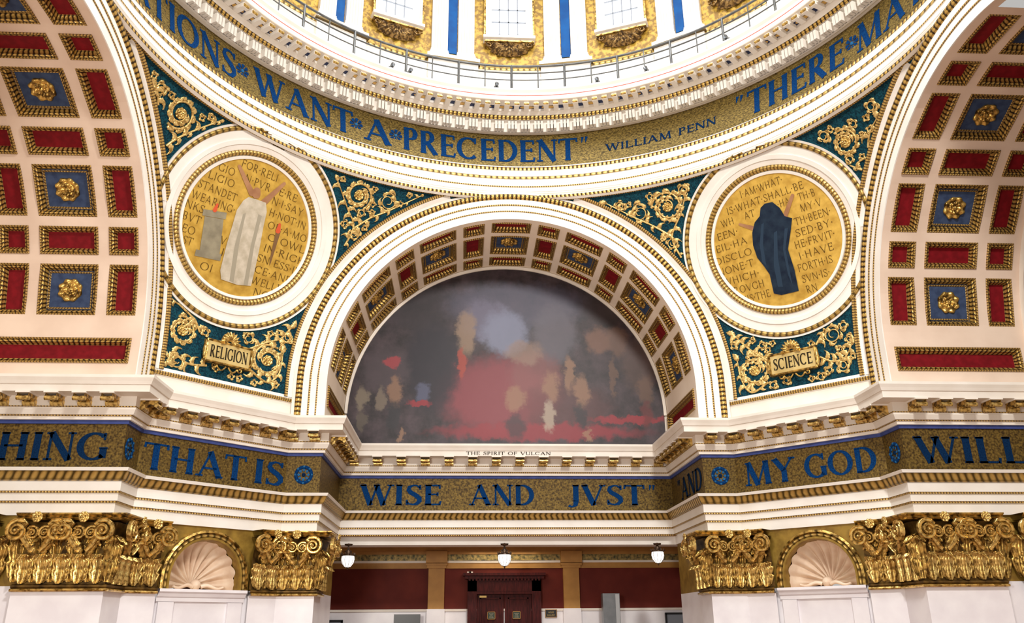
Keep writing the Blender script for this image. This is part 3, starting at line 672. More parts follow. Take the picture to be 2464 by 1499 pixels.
rev('trim_15',[(10.05,17.24),(10.05,17.34),(9.86,17.34),(9.52,17.34)],[0,1,0],[WH2,MT])
rev('trim_16',[(9.52,17.34),(9.50,17.36),(9.50,17.50),(9.495,17.50),(9.495,17.53),(9.50,17.53),(9.47,17.62),(9.40,17.70),(9.40,17.76),(9.6,17.78),(11.3,17.80)],[0,0,0,1,0,0,0,0,0,0],[WH2,RD])
mb=MB()
nD=300
for i in range(nD):
    if i%4==3: continue
    t=A0+(A1-A0)*(i+.5)/nD; c,s=math.cos(t),math.sin(t); mb.box((10.42*c,10.42*s,16.84),(.24,.085,.32),0,V((c,s,0)),V((-s,c,0)))
mb.build('trim_17',[WH2],kind='structure')
mb=MB(); mb.box((0,0,0),(.42,.17,.13)); mb.box((-.17,0,-.03),(.09,.19,.13)); rb=mb.mesh('bracket_block',[WH2])
mb=MB(); mb.tube([(-.24,-.09,-.04),(-.24,.09,-.04)],.045,n=10); rg=mb.mesh('gilt_scroll',[GL],True)
nM=78
for i in range(nM):
    t=rad(10)+rad(160)*(i+.5)/nM; c,s=math.cos(t),math.sin(t)
    e=E('cornice_modillion','small white bracket with gilt scroll under the curved gallery cornice','bracket',group='small brackets under the gallery cornice',mat=frame(V((9.80*c,9.80*s,17.27)),V((c,s,0)),V((-s,c,0)),V((0,0,1))))
    inst('bracket_block',rb,e); inst('gilt_scroll',rg,e)
def cone(t,h,off=.015):
    R=10.54+.28*h/1.49-off; return V((R*math.cos(t),R*math.sin(t),15.27+h))
def ring_word(text,u0,v0,u1,v1,lab,h0=.20,h1=1.22,mat=BL,name='inscription',single=None,T=.2,N=.08):
    P=hit_cyl(u0,v0,10.68); Q=hit_cyl(u1,v1,10.68); t0=math.atan2(P.y,P.x); t1=math.atan2(Q.y,Q.x); W=(t0-t1)*10.68
    e=E(name,lab,'lettering',loc=cone((t0+t1)/2,h0))
    word(e,text,lambda x,y:cone(t0-x/10.68,h0+y),W,h1-h0,mat,T,N,single=single)
ring_word('NATIONS',268,-120,572,125,'blue mosaic word ending IONS on curved gold band, upper left')
ring_word('WANT',612,190,848,285,'blue mosaic word WANT on the curved gold band')
ring_word('A',876,308,940,325,'single blue letter A on the curved gold band')
ring_word('PRECEDENT',968,340,1388,362,'blue mosaic word PRECEDENT at the bottom of the curved gold band')
ring_word('”',1398,355,1418,353,'blue closing quotation mark after PRECEDENT')
ring_word('WILLIAM PENN',1458,362,1726,303,'small blue name lettering on gold band right of PRECEDENT',.42,.74,BLD,'inscription','lettering_line',.15,.09)
ring_word('“',1770,255,1792,245,'blue opening quotation mark before THERE')
ring_word('THERE',1800,250,2033,125,'blue mosaic word THERE on the curved gold band, right side')
ring_word('MAY',2062,100,2225,-55,'blue mosaic letters MA at the upper right end of gold band')
for u,v,lab in((585,153,'blue star flower on the gold band between IONS and WANT'),(857,297,'blue star flower on gold band between WANT and A'),(952,327,'blue star flower on gold band between A and PRECEDENT'),(2050,103,'blue star flower on gold band between THERE and MA')):
    P=hit_cyl(u,v,10.66); t=math.atan2(P.y,P.x); C=cone(t,.72,.02); X=V((math.sin(t),-math.cos(t),0)); Y=V((0,0,1)); e=E('star_rosette',lab,'rosette',mat=frame(C,X,Y,X.cross(Y)))
    mb=MB()
    for i in range(8):
        q=i*pi/4; c=V((math.cos(q),math.sin(q),0)); s=V((-c.y,c.x,0)); z=V((0,0,.01))
        mb.face([c*.05+z,c*.16-s*.05+z,c*.22-s*.06+z,c*.24+z,c*.22+s*.06+z,c*.16+s*.05+z])
    mb.build('petals',[BL],e,local=True)
    mb=MB(); mb.lathe([(0,.03),(.05,.025),(.06,0)],(0,0,0),0,12); mb.build('centre',[mk_bl],e,local=True)
# ================= GALLERY AND DRUM =================
RDm=11.25; ZP=20.0
rl=E('gallery_railing','thin steel railing with horizontal rails curving along the gallery edge','railing',loc=(0,9.75,17.78))
for z,r in((18.95,.045),(18.66,.030),(18.36,.024)):
    mb=MB(); mb.tube([(9.75*math.cos(rad(t)),9.75*math.sin(rad(t)),z) for t in range(5,176,2)],r,0,6); mb.build('rail',[ST],rl,True)
for i in range(1,31):
    t=rad(5.625*i); c,s=math.cos(t),math.sin(t); mb=MB(); mb.tube([(9.75*c,9.75*s,17.77),(9.75*c,9.75*s,18.98)],.045 if i%2==0 else .022,0,8)
    if i%2==0: mb.lathe([(.09,0),(.09,.04),(.04,.08)],(9.75*c,9.75*s,17.77),0,10)
    mb.build('post',[ST],rl)
rev('wall_gallery_pedestal',[(11.02,17.78),(10.95,17.95),(10.95,18.15),(11.06,18.25),(11.10,18.3),(11.10,18.62),(11.04,18.64),(11.04,18.70),(11.12,18.74),(11.12,19.5),(11.04,19.6),(11.04,19.66),(10.98,19.68),(10.98,19.80),(11.05,19.84),(RDm,19.9)],[0,0,0,0,0,0,1,0,0,0,0,0,2,0,0],[WH2,BD,OR])
mbw=MB()
def cyl(t,R,z): return V((R*math.cos(t),R*math.sin(t),z))
HW=rad(3.6); ZW=21.2
bays=[rad(22.5*i) for i in range(0,9)]
for t0 in bays:
    L_=t0-rad(11.25)
    for x0,x1 in ((L_,t0-HW),(t0+HW,t0+rad(11.25))):
        mbw.grid([[cyl(x0+(x1-x0)*q/3,RDm,z) for z in(19.85,26.5)] for q in range(4)])
    mbw.grid([[cyl(t0-HW+2*HW*q/3,RDm,z) for z in(19.85,ZW)] for q in range(4)])
    mbw.grid([[cyl(t0-HW+2*HW*q/3,RDm,z) for z in(25.2,26.5)] for q in range(4)])
mbw.build('wall_drum',[YG],kind='structure')
GB=mk('grey_glazing_bar',(.30,.32,.36))
for k,t0 in enumerate(bays[2:7]):
    nrm=V((math.cos(t0),math.sin(t0),0)); tg=V((nrm.y,-nrm.x,0)); C=cyl(t0,RDm,ZW)
    e=bpy.data.objects.new('window_%d'%(k+1),None); col.objects.link(e); e.matrix_basis=Matrix.Translation(C); e['kind']='structure'
    mb=MB(); hw=.70
    mb.grid([[C+tg*x+nrm*.25+V((0,0,z)) for z in(0,4.1)] for x in(-hw,hw)]); mb.build('pane',[WIN],e)
    for s_ in(-1,1):
        mb=MB(); mb.box(C+tg*(s_*.76)-nrm*.02+V((0,0,2.05)),(.16,.5,4.1),0,tg,nrm); mb.box(C+tg*(s_*.87)-nrm*.10+V((0,0,2.05)),(.07,.56,4.1),0,tg,nrm)
        mb.build('window_frame',[WH2],e)
        mb=MB(); mb.box(C+tg*(s_*.94)-nrm*.10+V((0,0,2.05)),(.07,.40,4.1),0,tg,nrm); mb.build('gilt_frame',[GO],e)
    mb=MB()
    for x in(-.36,0,.36): mb.box(C+tg*x+nrm*.18+V((0,0,2.05)),(.045,.04,4.1),0,tg,nrm)
    for z in(.5,1.1,1.7,2.3,2.9,3.5): mb.box(C+nrm*.18+V((0,0,z)),(1.44,.04,.045),0,tg,nrm)
    mb.build('glazing_bars',[GB],e)
    mb=MB(); mb.box(C-nrm*.22+V((0,0,-.05)),(2.0,.45,.12),0,tg,nrm); mb.box(C-nrm*.15+V((0,0,-.14)),(1.85,.3,.06),0,tg,nrm); mb.build('window_sill',[WH2],e)
    nmz=['at the far right','to the right of the middle window','under the middle drum window','to the left of the middle window','at the far left'][k]
    o=E('cartouche_ornament','bronze scrolled ornament below a gallery window, '+nmz,'ornament',loc=C-nrm*.1+V((0,0,-.3)))
    B=C-nrm*.08+V((0,0,-.24))
    mb=MB(); rows=[]
    for i in range(41):
        t=pi*i/40; rr=1+.08*math.cos(12*t); rows.append([B+tg*(.78*rr*q*math.cos(t))-V((0,0,.50*rr*q*max(0,math.sin(t))**.7))-nrm*(.05+.18*math.cos(q*pi/2)+.06*math.cos(12*t)*q+.05*math.cos(q*9)) for q in [j/7 for j in range(8)]])
    mb.grid(rows); mb.build('leaf_body',[BR],o,True)
    for s_ in(-1,1):
        mb=MB(); mb.tube([B+tg*(s_*(.78+.16*math.cos(t)*(1-t/14)))+V((0,0,-.08+.14*math.sin(t)*(1-t/14)))-nrm*.2 for t in [j*.4 for j in range(26)]],.04,0,6); mb.build('side_scroll',[BR],o,True)
    mb=MB(); mb.box(B-nrm*.15+V((0,0,0.02)),(1.9,.3,.06),0,tg,nrm); mb.build('gilt_bar',[GO],o)
def flute_mesh():
    mb=MB(); hw=.31; pr=[(-hw,.0),(-hw,-.18)]
    nf=5; x=-hw+.05; st=(2*hw-.1)/nf
    for i in range(nf):
        pr+= [(x+.015,-.18),(x+.03,-.13),(x+st/2,-.10),(x+st-.03,-.13),(x+st-.015,-.18)]; x+=st
    pr+=[(hw,-.18),(hw,0)]
    mb.grid([[(px,py,z) for px,py in pr] for z in(.35,6)]); s=mb.mesh('shaft',[WH2])
    mb=MB(); mb.box((0,-.09,.09),(.78,.26,.18)); mb.box((0,-.09,.22),(.72,.23,.08)); mb.box((0,-.09,.31),(.68,.21,.08)); b=mb.mesh('base',[WH2]); return s,b
fs,fb=flute_mesh()
gaps=[rad(x) for x in (33.75,56.25,78.75,101.25,123.75,146.25)]
gn=['far right','right','right of the middle window','left of the middle window','left','far left']
for gi,tc in enumerate(gaps):
    for s_,sn in((-1,'right'),(1,'left')):
        t=tc+s_*rad(2.65); nrm=V((math.cos(t),math.sin(t),0)); tg=V((nrm.y,-nrm.x,0)); P=cyl(t,RDm-.02,ZP+.02)
        e=E('pilaster','white fluted pilaster, %s one of the pair %s on drum wall'%(sn,gn[gi]),'pilaster',mat=frame(P,tg,nrm,V((0,0,1))),group='white fluted pilasters of the drum')
        inst('shaft',fs,e); inst('base',fb,e)
    mb=MB(); nrm=V((math.cos(tc),math.sin(tc),0)); tg=V((nrm.y,-nrm.x,0)); mb.box(cyl(tc,RDm-.03,23.3),(.36,.04,5.8),0,tg,nrm); o=mb.build('blue_strip',[BV]); o['label']='vivid blue wall strip between the two pilasters, pair '+gn[gi]; o['category']='wall panel'
    mb=MB(); mb.box(cyl(tc,RDm-.2,ZP-.1),(2.0,.55,.22),0,tg,nrm); mb.box(cyl(tc,RDm-.17,18.85),(1.9,.45,2.1),0,tg,nrm); mb.box(cyl(tc,RDm-.26,ZP-.2),(2.04,.5,.07),1,tg,nrm); mb.box(cyl(tc,RDm-.2,18.67),(1.96,.5,.05),1,tg,nrm); mb.build('trim_%d'%(18+gi),[WH2,OR],kind='structure')
for i,(u,v) in enumerate(((944,150),(987,168),(1195,205),(1437,196),(1748,94),(1555,175))):
    P=hit_cyl(u,v,9.55); P.z=17.80; t=math.atan2(P.y,P.x); nrm=V((math.cos(t),math.sin(t),0)); tg=V((nrm.y,-nrm.x,0))
    e=E('spotlight','small dark spotlight on the gallery ledge, %s from the left'%ORD[[0,1,2,3,5,4][i]],'spotlight',mat=frame(P,tg,nrm,V((0,0,1))),group='small spotlights on the gallery ledge')
    mb=MB(); mb.box((0,0,.02),(.12,.12,.04)); mb.box((0,.1,.1),(.17,.015,.18)); mb.build('bracket',[BK],e,local=True)
    mb=MB(); mb.lathe([(0,.1),(.06,.1),(.075,-.1),(.06,-.09),(0,-.06)],(0,0,.16),0,12,V((1,0,0)),V((0,0,1)),V((0,1,0))); mb.build('lamp_head',[GR],e,local=True)
# ================= LOWER WALLS, NICHES, CAPITALS =================
mb=MB()
for sub in (PTS[0:4],PTS[4:7],PTS[7:10],PTS[10:14]):
    sweep(mb,sub,[(-.04,FL),(-.04,.93)],0); sweep(mb,sub,[(-.04,.93),(-.04,2.56)],1)
mb.build('wall_piers',[MA,OG],kind='structure')
def subpath(P,Q,L): P=V((*P,0));Q=V((*Q,0)); r=P+(Q-P).normalized()*L; return (r.x,r.y)
def leafmesh(W,H,O,name,mat):
    # acanthus leaf: fluted blade with pointed side lobes that sweep upward and a drooping tip
    mb=MB(); rows=[]; nr_=34; m_=10; qs=[-1+k/m_ for k in range(2*m_+1)]
    for i in range(nr_):
        t=i/(nr_-1); an=t*2.15; z=H*math.sin(an) if an<pi/2 else H*(1-.34*(an-pi/2)**1.3); out=.02+O*(1-math.cos(an))**1.5*.80
        ph=(t*5.0)%1.0; lob=ph**.6; env=(.82+.30*math.sin(pi*min(1,t*1.15)))*(1-.62*t**3)
        hw=W/2*env*(.62+.40*lob) if t<.97 else W*.08
        rows.append([(hw*q,-(out+.030*math.cos(abs(q)*4.5*pi)*(1-t*.3)-.09*abs(q)**1.6+.06*max(0,1-abs(q)*4)+.02*lob*abs(q)),z+.07*abs(q)**1.5*(1-t*.5)) for q in qs])
    mb.grid(rows); return mb.mesh(name,[mat],True)
LF1=leafmesh(.48,.66,.14,'acanthus_leaf',GL); LF2=leafmesh(.54,1.02,.20,'acanthus_leaf',GO)
def volmesh(s_):
    mb=MB(); cl=[]
    for i in range(10): t=i/9; cl.append((-s_*.34*(1-t),-.12-.12*t,-.46+.48*t**1.3,.045+.02*t))
    for i in range(44):
        t=i/43; an=pi*.75-2*pi*2.0*t; q=.25*(1-.88*t); cl.append((s_*(.04+q*math.cos(an)),-.26-.08*t,q*math.sin(an),.052*(1-.62*t)))
    rows=[]
    for i,(x,y,z,h) in enumerate(cl):
        p0=cl[max(i-1,0)]; p1=cl[min(i+1,len(cl)-1)]; dx,dz=p1[0]-p0[0],p1[2]-p0[2]; l=math.hypot(dx,dz) or 1; nx,nz=-dz/l,dx/l
        # channelled ribbon: raised edges, sunk middle
        rows.append([(x+nx*h*q,y+o,z+nz*h*q) for q,o in((-1,.06),(-1,-.02),(-.75,-.035),(-.4,-.005),(.4,-.005),(.75,-.035),(1,-.02),(1,.06))])
    mb.grid(rows); mb.lathe([(0,.05),(.03,.035),(.04,0)],(s_*.04,-.35,0),0,10,V((1,0,0)),V((0,0,1)),V((0,-1,0))); return mb.mesh('volute',[GL],False)
VL={-1:volmesh(-1),1:volmesh(1)}
def sheath(s_):
    mb=MB(); rows=[]
    for i in range(20):
        t=i/19; ang=pi/2+s_*(-.25-1.0*t*t); cx=s_*(.05+.34*t**1.4); cz=-.5+.62*t-.12*t**4; hw=.13*math.sin(pi*(.12+.86*t))**.7*(.7+.4*((t*5)%1)); dx,dz=math.sin(ang)*hw,-math.cos(ang)*hw
        rows.append([(cx+dx*q,-.20-.14*t+.05*abs(q)-.025*math.cos(q*3*pi),cz+dz*q) for q in (-1,-.66,-.33,0,.33,.66,1)])
    mb.grid(rows); return mb.mesh('leaf_sheath',[GO],True)
SHM={-1:sheath(-1),1:sheath(1)}
FLW=rosette_mesh(.13,'fleuron',GL)
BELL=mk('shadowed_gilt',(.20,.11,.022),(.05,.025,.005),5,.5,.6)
def capital(path,label):
    Pm=V((*path[len(path)//2],.95)); e=E('capital',label,'capital',loc=Pm)
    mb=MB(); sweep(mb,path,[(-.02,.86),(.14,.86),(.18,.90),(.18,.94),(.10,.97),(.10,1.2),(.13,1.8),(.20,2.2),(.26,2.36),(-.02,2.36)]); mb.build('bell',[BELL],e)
    mb=MB(); sweep(mb,path,[(-.02,2.40),(.44,2.40),(.50,2.44),(.46,2.47),(.54,2.52),(.54,2.55),(-.02,2.55)]); mb.build('abacus',[GO],e)
    mb=MB(); sweep(mb,path,[(.02,.80),(.2,.80),(.22,.83),(.2,.86),(.02,.86)]); mb.build('neck_ring',[GL],e)
    inv=wm(e).inverted(); O=offpath(path,.12); n=len(O)
    for i in range(n-1):
        A_,B_=V((*O[i],0)),V((*O[i+1],0)); L=(B_-A_).length; D=(B_-A_)/L; nr=V((D.y,-D.x,0)); cnt=max(2,round(L/.42))
        for k in range(cnt):
            P=A_+D*(L*(k+.5)/cnt); P.z=.96; inst('acanthus_leaf',LF1,e,inv@frame(P+nr*.07,D,-nr,V((0,0,1))))
        for k in range(cnt+1 if cnt>2 else 1):
            P=A_+D*(L*k/cnt if cnt>2 else L/2); P.z=1.0; inst('acanthus_leaf',LF2,e,inv@frame(P,D,-nr,V((0,0,1))))
        if L>.5:
            nv=max(1,round(L/1.15))
            for f in range(nv):
                c0=A_+D*(L*(f)/nv); c1=A_+D*(L*(f+1)/nv)
                for s_,c in((-1,c0+D*.12),(1,c1-D*.12)):
                    P=c.copy()+nr*.15; P.z=2.14; inst('volute',VL[s_],e,inv@frame(P,D,-nr,V((0,0,1))))
                mid=(c0+c1)/2+nr*.30
                for s_ in(-1,1):
                    P=mid-nr*.16+D*(-s_*.17); P.z=2.10; m=frame(P,D,-nr,V((0,0,1)))@Matrix.Scale(.62,4); inst('volute',VL[s_],e,inv@m)
                    P=mid-nr*.26+D*(s_*.05); P.z=2.10; inst('leaf_sheath',SHM[s_],e,inv@frame(P,D,-nr,V((0,0,1))))
                mid.z=2.44; inst('fleuron',FLW,e,inv@frame(mid+nr*.20,D,V((0,0,1)),nr))
    mb=MB(); sweep(mb,path,[(-.03,FL),(.10,FL),(.10,.80),(-.03,.80)]); mb.build('shaft',[MA],e)
for sg in(-1,1):
    mir=(lambda P:P) if sg<0 else (lambda P:[(-x,y) for x,y in P][::-1])
    B=(-ro,a);Bp=(-a,ro); sn='left' if sg<0 else 'right'
    capital(mir([subpath(B,Bp,.92),B,(-w,a),(-w,a+1.0)]),'gilded capital at the %s edge of the central opening'%sn)
    capital(mir([(-a-2.0,w),(-a,w),Bp,subpath(Bp,B,.92)]),'gilded capital wrapping the outer corner of the %s pier'%sn)
    capital(mir([(-a-4.0,w),(-a-2.5,w)]),'gilded capital on wing wall at the %s edge of photo'%sn)
    Bv,Bpv=V((*B,0)),V((*Bp,0))
    if sg>0: Bv.x*=-1; Bpv.x*=-1
    L_,R_=(Bpv,Bv) if sg<0 else (Bv,Bpv)
    D=(R_-L_).normalized(); nr=V((D.y,-D.x,0)); mid=(L_+R_)/2-nr*.04; HL=(R_-L_).length/2
    zc0=1.20; RN=.99
    arc=[(RN*math.cos(pi*i/24),zc0+RN*math.sin(pi*i/24)) for i in range(25)]
    mb=MB(); mb.face([mid+D*x+V((0,0,z)) for x,z in [(-HL,2.56),(-HL,.93),(-RN,.93)]+arc[::-1]+[(RN,.93),(HL,.93),(HL,2.56)]],0)
    mb.face([mid+D*x+V((0,0,z)) for x,z in((-HL,FL),(HL,FL),(HL,.93),(-HL,.93))],1); mb.build('wall_diagonal_%s'%sn,[OG,MA],kind='structure')
    e=E('shell_niche','cream scallop shell niche with gilt arched frame in the %s pier'%sn,'niche',loc=mid+V((0,0,.93)))
    path=[(1,-.27)]+[(math.cos(pi*i/32),math.sin(pi*i/32)) for i in range(33)]+[(-1,-.27)]
    def prow(x,z,prof):
        return [mid+D*(x*r)+nr*o+V((0,0,zc0+(z*r if z>=0 else z))) for r,o in prof]
    for nm,prof,m_ in (('outer_frame',[(1.25,0),(1.25,.16),(1.19,.19),(1.17,.12)],GO),('leaf_band',[(1.17,.12),(1.15,.15),(1.09,.15),(1.07,.12)],OR),('inner_frame',[(1.07,.12),(1.06,.16),(1.01,.16),(.99,.10),(.97,-.1)],OG)):
        mb=MB(); mb.grid([prow(x,z,prof) for x,z in path]); mb.build(nm,[m_],e)
    mb=MB(); rows=[]; H0=V((0,0,zc0-.14))
    for i in range(169):
        t=rad(-8)+rad(196)*i/168; row=[]; fl=abs(math.sin((t-rad(-8))/rad(196)*pi*11))
        for q in [j/14 for j in range(15)]:
            rx=1.0; rz=1.13; x=rx*q*math.cos(t); z=max(-.13,rz*q*math.sin(t))
            dp=-.62*math.sqrt(max(0,1-q*q))-.02-.20*(1-fl)*min(1,q*1.6)*(1-.25*q)
            row.append(mid+D*x*.99+nr*dp+H0+V((0,0,z)))
        rows.append(row)
    mb.grid(rows); mb.build('scallop_shell',[SH],e,True)
    hs=mid+nr*-.40+V((0,0,zc0-.14)); mb=MB(); mb.lathe([(0,.16),(.10,.13),(.16,.02),(.14,-.04)],hs,0,16,D,V((0,0,1)),nr); mb.build('shell_hinge',[SH],e,True)
    for s_ in(-1,1):
        mb=MB(); mb.tube([hs+D*(s_*(.12+.6*t))+nr*(.1+.12*t)+V((0,0,-.05+.04*math.sin(t*pi*2))) for t in [i/10 for i in range(11)]],[.06*(1-.5*i/10) for i in range(11)],0,8); mb.build('hinge_scroll',[SH],e,True)
    mb=MB(); mb.box(mid-nr*.4+V((0,0,.90)),(2.0,.9,.06),0,D,nr); mb.build('niche_floor',[SH],e)
    mb=MB(); P2=[(mid-D*1.25).to_2d()[:],(mid+D*1.25).to_2d()[:]]
    sweep(mb,P2,[(-.04,.93),(.20,.93),(.20,.86),(.14,.82),(.10,.74),(.06,.72),(.06,.62),(-.04,.62)]); mb.build('impost_moulding',[MA],e)
    for s_ in(-1,1):
        mb=MB(); mb.box(mid+D*(s_*.98)+V((0,0,-.64)),(.42,.14,2.5),0,D,nr); mb.build('side_strip',[MA],e)
# ================= HALL BEHIND THE OPENING =================
HY=17.6
mb=MB(); mb.face([(-11,HY,.55),(11,HY,.55),(11,HY,2.05),(-11,HY,2.05)],0); mb.face([(-11,HY,FL),(11,HY,FL),(11,HY,.50),(-11,HY,.50)],1); mb.face([(-11,HY,2.05),(11,HY,2.05),(11,HY,3.2),(-11,HY,3.2)],2); mb.build('wall_back',[RW,MA,OC],kind='structure')
mb=MB()
for z0,z1,o,m_ in((2.62,2.80,.30,0),(2.50,2.62,.22,2),(2.28,2.50,.16,1),(2.20,2.28,.12,3),(2.0,2.20,.08,0),(.48,.56,.06,3)): mb.box((0,HY-o/2,(z0+z1)/2),(22,o,z1-z0),m_)
mb.build('trim_30',[OC,mk('dark_gilt_leafwork',(.42,.30,.09),(.05,.05,.02),9,.5,.3,.4),OC,WH],kind='structure')
mb=MB(); mb.face([(-11,a+d-.3,2.82),(11,a+d-.3,2.82),(11,HY,2.82),(-11,HY,2.82)]); mb.build('ceiling_hall',[OC],kind='structure')
for sg in(-1,1):
    mb=MB(); mb.face([(sg*11,a+d,FL),(sg*11,HY,FL),(sg*11,HY,2.82),(sg*11,a+d,2.82)]); mb.build('wall_hall_%s'%('left' if sg<0 else 'right'),[RW],kind='structure')
def X_at(px,py,Y): return hit_plane(px,py,(0,Y,0),(0,1,0))
for px,lab in ((1050,'ochre pilaster on the maroon wall left of the door'),(1374,'ochre pilaster on the maroon wall right of the door')):
    x=X_at(px,1410,HY).x; e=E('pilaster',lab,'pilaster',loc=(x,HY-.08,FL))
    mb=MB(); mb.box((x,HY-.085,1.28),(.60,.16,1.45)); mb.build('shaft',[OC],e)
    mb=MB(); mb.box((x,HY-.12,2.05),(.72,.23,.10)); mb.box((x,HY-.145,2.14),(.80,.28,.08)); mb.box((x,HY-.2,2.4),(.8,.38,.42)); mb.build('capital',[OC],e)
    mb=MB(); mb.box((x,HY-.105,-.67),(.66,.2,2.46)); mb.build('white_base',[MA],e)
dx=X_at(1213,1440,HY).x
e=bpy.data.objects.new('door_1',None); col.objects.link(e); e.location=(dx,HY,FL); e['kind']='structure'
def bx(nm,m,cs,parent):
    mb=MB()
    for c,s in cs: mb.box(c,s)
    return mb.build(nm,[m] if not isinstance(m,list) else m,parent)
bx('door_frame',DK,[((dx-1.2,HY-.14,-.12),(.34,.28,3.56)),((dx+1.2,HY-.14,-.12),(.34,.28,3.56)),((dx,HY-.14,1.38),(2.74,.28,.42)),((dx,HY-.2,1.66),(2.95,.4,.10)),((dx,HY-.24,1.77),(3.10,.46,.10)),((dx,HY-.17,1.12),(2.3,.2,.1))],e)
bx('dentil_row',DK,[((dx-1.3+.13*i,HY-.33,1.58),(.07,.10,.07)) for i in range(21)],e)
for s_ in(-1,1):
    bx('door_leaf',DK,[((dx+s_*.52,HY-.05,-.42),(1.0,.08,2.96))],e)
    bx('leaf_moulding',DK,[((dx+s_*.52+q*.36,HY-.10,.45),(.05,.06,1.0)) for q in(-1,1)]+[((dx+s_*.52,HY-.10,z),(.77,.06,.05)) for z in(-.05,.93)]+[((dx+s_*.52+q*.36,HY-.10,-1.1),(.05,.06,1.3)) for q in(-1,1)]+[((dx+s_*.52,HY-.10,z),(.77,.06,.05)) for z in(-.45,-1.72)],e)
mb=MB(); mb.tube([(dx-.1,HY-.12,-.35),(dx-.1,HY-.2,-.35),(dx-.1,HY-.2,.0),(dx-.1,HY-.12,0)],.02,0,6); mb.build('door_handle',[GL],e)
bx('door_closer',mk('brass_plate',(.45,.30,.10),None,4,.4,.7),[((X_at(1162,1436,HY).x,HY-.15,X_at(1162,1436,HY).z),(.26,.08,.07))],e)
def sign(px,py,W,H,lines,label,bg,fg,Y=HY-.13,bd=None):
    P=X_at(px,py,Y); s_=E('wall_sign',label,'sign',loc=P)
    mb=MB(); mb.box(P,(W,.03,H)); mb.build('sign_plate',[bg],s_)
    mb=MB()
    for sx_ in(-1,1): mb.box(P+V((sx_*W/2,-.01,0)),(.016,.04,H+.016))
    for sz_ in(-1,1): mb.box(P+V((0,-.01,sz_*H/2)),(W+.016,.04,.016))
    mb.build('sign_border',[bd or OC],s_)
    h=H*.7/len(lines)
    for i,t in enumerate(lines):
        Wt=W*.78*min(1,len(t)/8); z=P.z+H*.33-(i+.85)*h
        word(s_,t,lambda x,y:V((P.x-Wt/2+x,P.y-.02,z+y)),Wt,h*.62,fg,.15,.09,single='lettering_line',sf=False)
CR=mk('cream_lettering',(.45,.40,.28))
sign(1182,1481,.28,.25,['PLEASE','KEEP','DOORS','CLOSED'],'small dark green notice on the left door leaf',mk('dark_green_sign',(.02,.04,.025)),CR)
sign(1243,1480,.28,.25,['PLEASE','KEEP','DOORS','CLOSED'],'small dark green notice on the right door leaf',mk('dark_green_notice',(.02,.04,.025)),CR)
sign(1326,1476,.42,.26,['HOUSE','GALLERY'],'small black sign with gold border right of the door',BK,mk('gold_lettering',(.5,.35,.1)),HY-.05)
P=X_at(1131,1377,HY-.2); e=E('security_camera','small white fitting mounted above the left end of the door','camera',loc=P)
bx('mount',WH,[(P+V((0,.05,0)),(.22,.1,.05))],e); mb=MB(); mb.tube([P+V((0,-.02,.02)),P+V((.0,-.14,-.02))],.04,0,8); mb.build('lens_body',[BK],e,True)
P=X_at(1468,1428,16.8); e=E('kiosk','tall grey metal column standing right of the door','kiosk',loc=(P.x,16.8,FL))
bx('body',GR,[((P.x,16.8,(P.z+FL)/2),(.62,.4,P.z-FL))],e); bx('side_panel',mk('pale_grey_metal',(.4,.41,.42)),[((P.x+.22,16.59,(P.z+FL)/2),(.14,.03,P.z-FL-.06))],e); bx('base_plate',BK,[((P.x,16.8,FL+.05),(.8,.6,.1))],e)
P=X_at(980,1478,16.9); e=E('display_screen','black screen top in front of the wainscot left of the door','screen',loc=(P.x,16.9,FL))
bx('screen',BK,[((P.x,16.9,P.z-.5),(.95,.1,1.0))],e); bx('stand',BK,[((P.x,16.9,(P.z-1+FL)/2),(.12,.08,P.z-1-FL)),((P.x,16.9,FL+.03),(.7,.5,.06))],e)
for px,lab in((1624,'dark framed notice board at the right end of the hall'),(800,'dark framed notice board at the left end of hall')):
    P=X_at(px,1476 if px>1000 else 1494,HY-.1); e=E('notice_board',lab,'notice board',loc=P)
    bx('board',mk('board_paper_%d'%px,(.25,.28,.33)),[(P+V((0,.0,-.5)),(.66,.05,.94))],e); bx('frame',BK,[(P+V((q*.35,-.02,-.5)),(.07,.08,1.0)) for q in(-1,1)]+[(P+V((0,-.02,z)),(.77,.08,.07)) for z in(0,-1)],e)
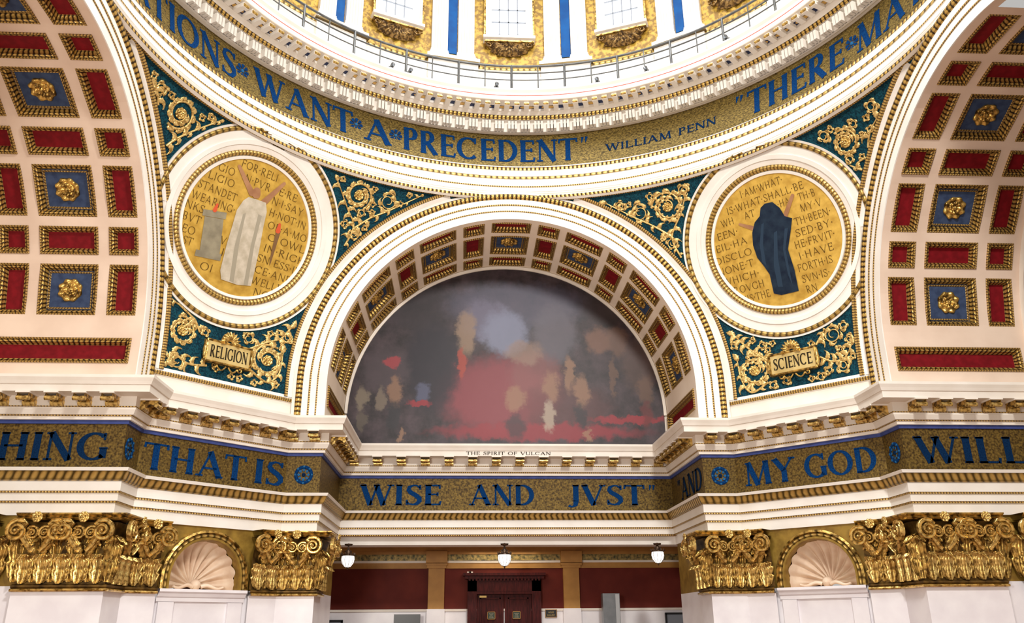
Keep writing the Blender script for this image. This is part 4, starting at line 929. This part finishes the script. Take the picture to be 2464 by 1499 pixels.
for px,py,lab in((837,1346,'left of the opening near the left capital'),(1214,1343,'in the middle above the door'),(1583,1336,'right of the opening near the right capital')):
    P=X_at(px,py,a+d-.35); e=E('pendant_lamp','faceted white globe lamp with dark metal crown, '+lab,'lamp',loc=(P.x,P.y,2.55),group='pendant globe lamps')
    c=V((P.x,P.y,P.z-.02)); k_=.86
    mb=MB(); rows=[[c+V((k_*r*math.cos(2*pi*k/10),k_*r*math.sin(2*pi*k/10),z*k_)) for r,z in((.03,-.28),(.12,-.25),(.22,-.12),(.255,.02),(.24,.14),(.12,.2))] for k in range(11)]; mb.grid(rows); mb.build('glass_globe',[GLB],e)
    mb=MB(); mb.lathe([(r*k_,z*k_) for r,z in((.245,.15),(.25,.19),(.17,.21),(.12,.27),(.15,.31),(.05,.38),(.03,.5))],c,0,16)
    for k in range(10):
        t=2*pi*k/10; mb.tube([c+V((r*k_*math.cos(t),r*k_*math.sin(t),z*k_)) for r,z in((.23,.17),(.27,.22),(.25,.28))],[.022,.02,.006],0,6)
    mb.build('metal_crown',[LB],e,True)
    mb=MB()
    for k in range(10):
        t=2*pi*k/10; mb.tube([c+V((r*k_*math.cos(t),r*k_*math.sin(t),z*k_)) for r,z in((.245,.14),(.262,.02),(.228,-.12),(.125,-.255),(.03,-.29))],.006,0,4)
    mb.lathe([(0,-.32),(.03,-.29),(.02,-.26),(.05,-.235)],c,0,10); mb.build('lead_ribs',[LB],e,True)
    mb=MB(); mb.tube([c+V((0,0,.36)),V((c.x,c.y,2.58))],.02,0,6); mb.lathe([(.14,0),(.12,-.05),(.03,-.07)],(c.x,c.y,2.56),0,14); mb.build('hanger',[LB],e)
mb=MB(); mb.face([(-30,-30,FL),(30,-30,FL),(30,30,FL),(-30,30,FL)]); mb.build('floor',[FLR],kind='structure')
# ================= LIGHT =================
wd=bpy.data.worlds.new('world'); sc.world=wd; wd.use_nodes=True; bg=wd.node_tree.nodes['Background']; bg.inputs[0].default_value=(1,.97,.935,1); bg.inputs[1].default_value=.50
def area(loc,tgt,sz,en,c):
    l=bpy.data.lights.new('area_light','AREA'); l.energy=en; l.color=c; l.size=sz; o=bpy.data.objects.new('area_light',l); col.objects.link(o); o.location=loc
    o.rotation_euler=(V(tgt)-V(loc)).to_track_quat('-Z','Y').to_euler()
area((0,0,27),(0,2,5),8,2500,(.95,.97,1))
area((4,-13,17),(-2,12,4),2.5,4100,(1,.97,.92))
area((-7,-14,3),(2,11,5),3,1700,(1,.94,.86))
area((0,9.2,6.4),(0,11,12.9),3,70,(1,.92,.8))
area((0,16,2.6),(0,16,-2),2.5,60,(1,.85,.65))
print('objects',len(bpy.data.objects))
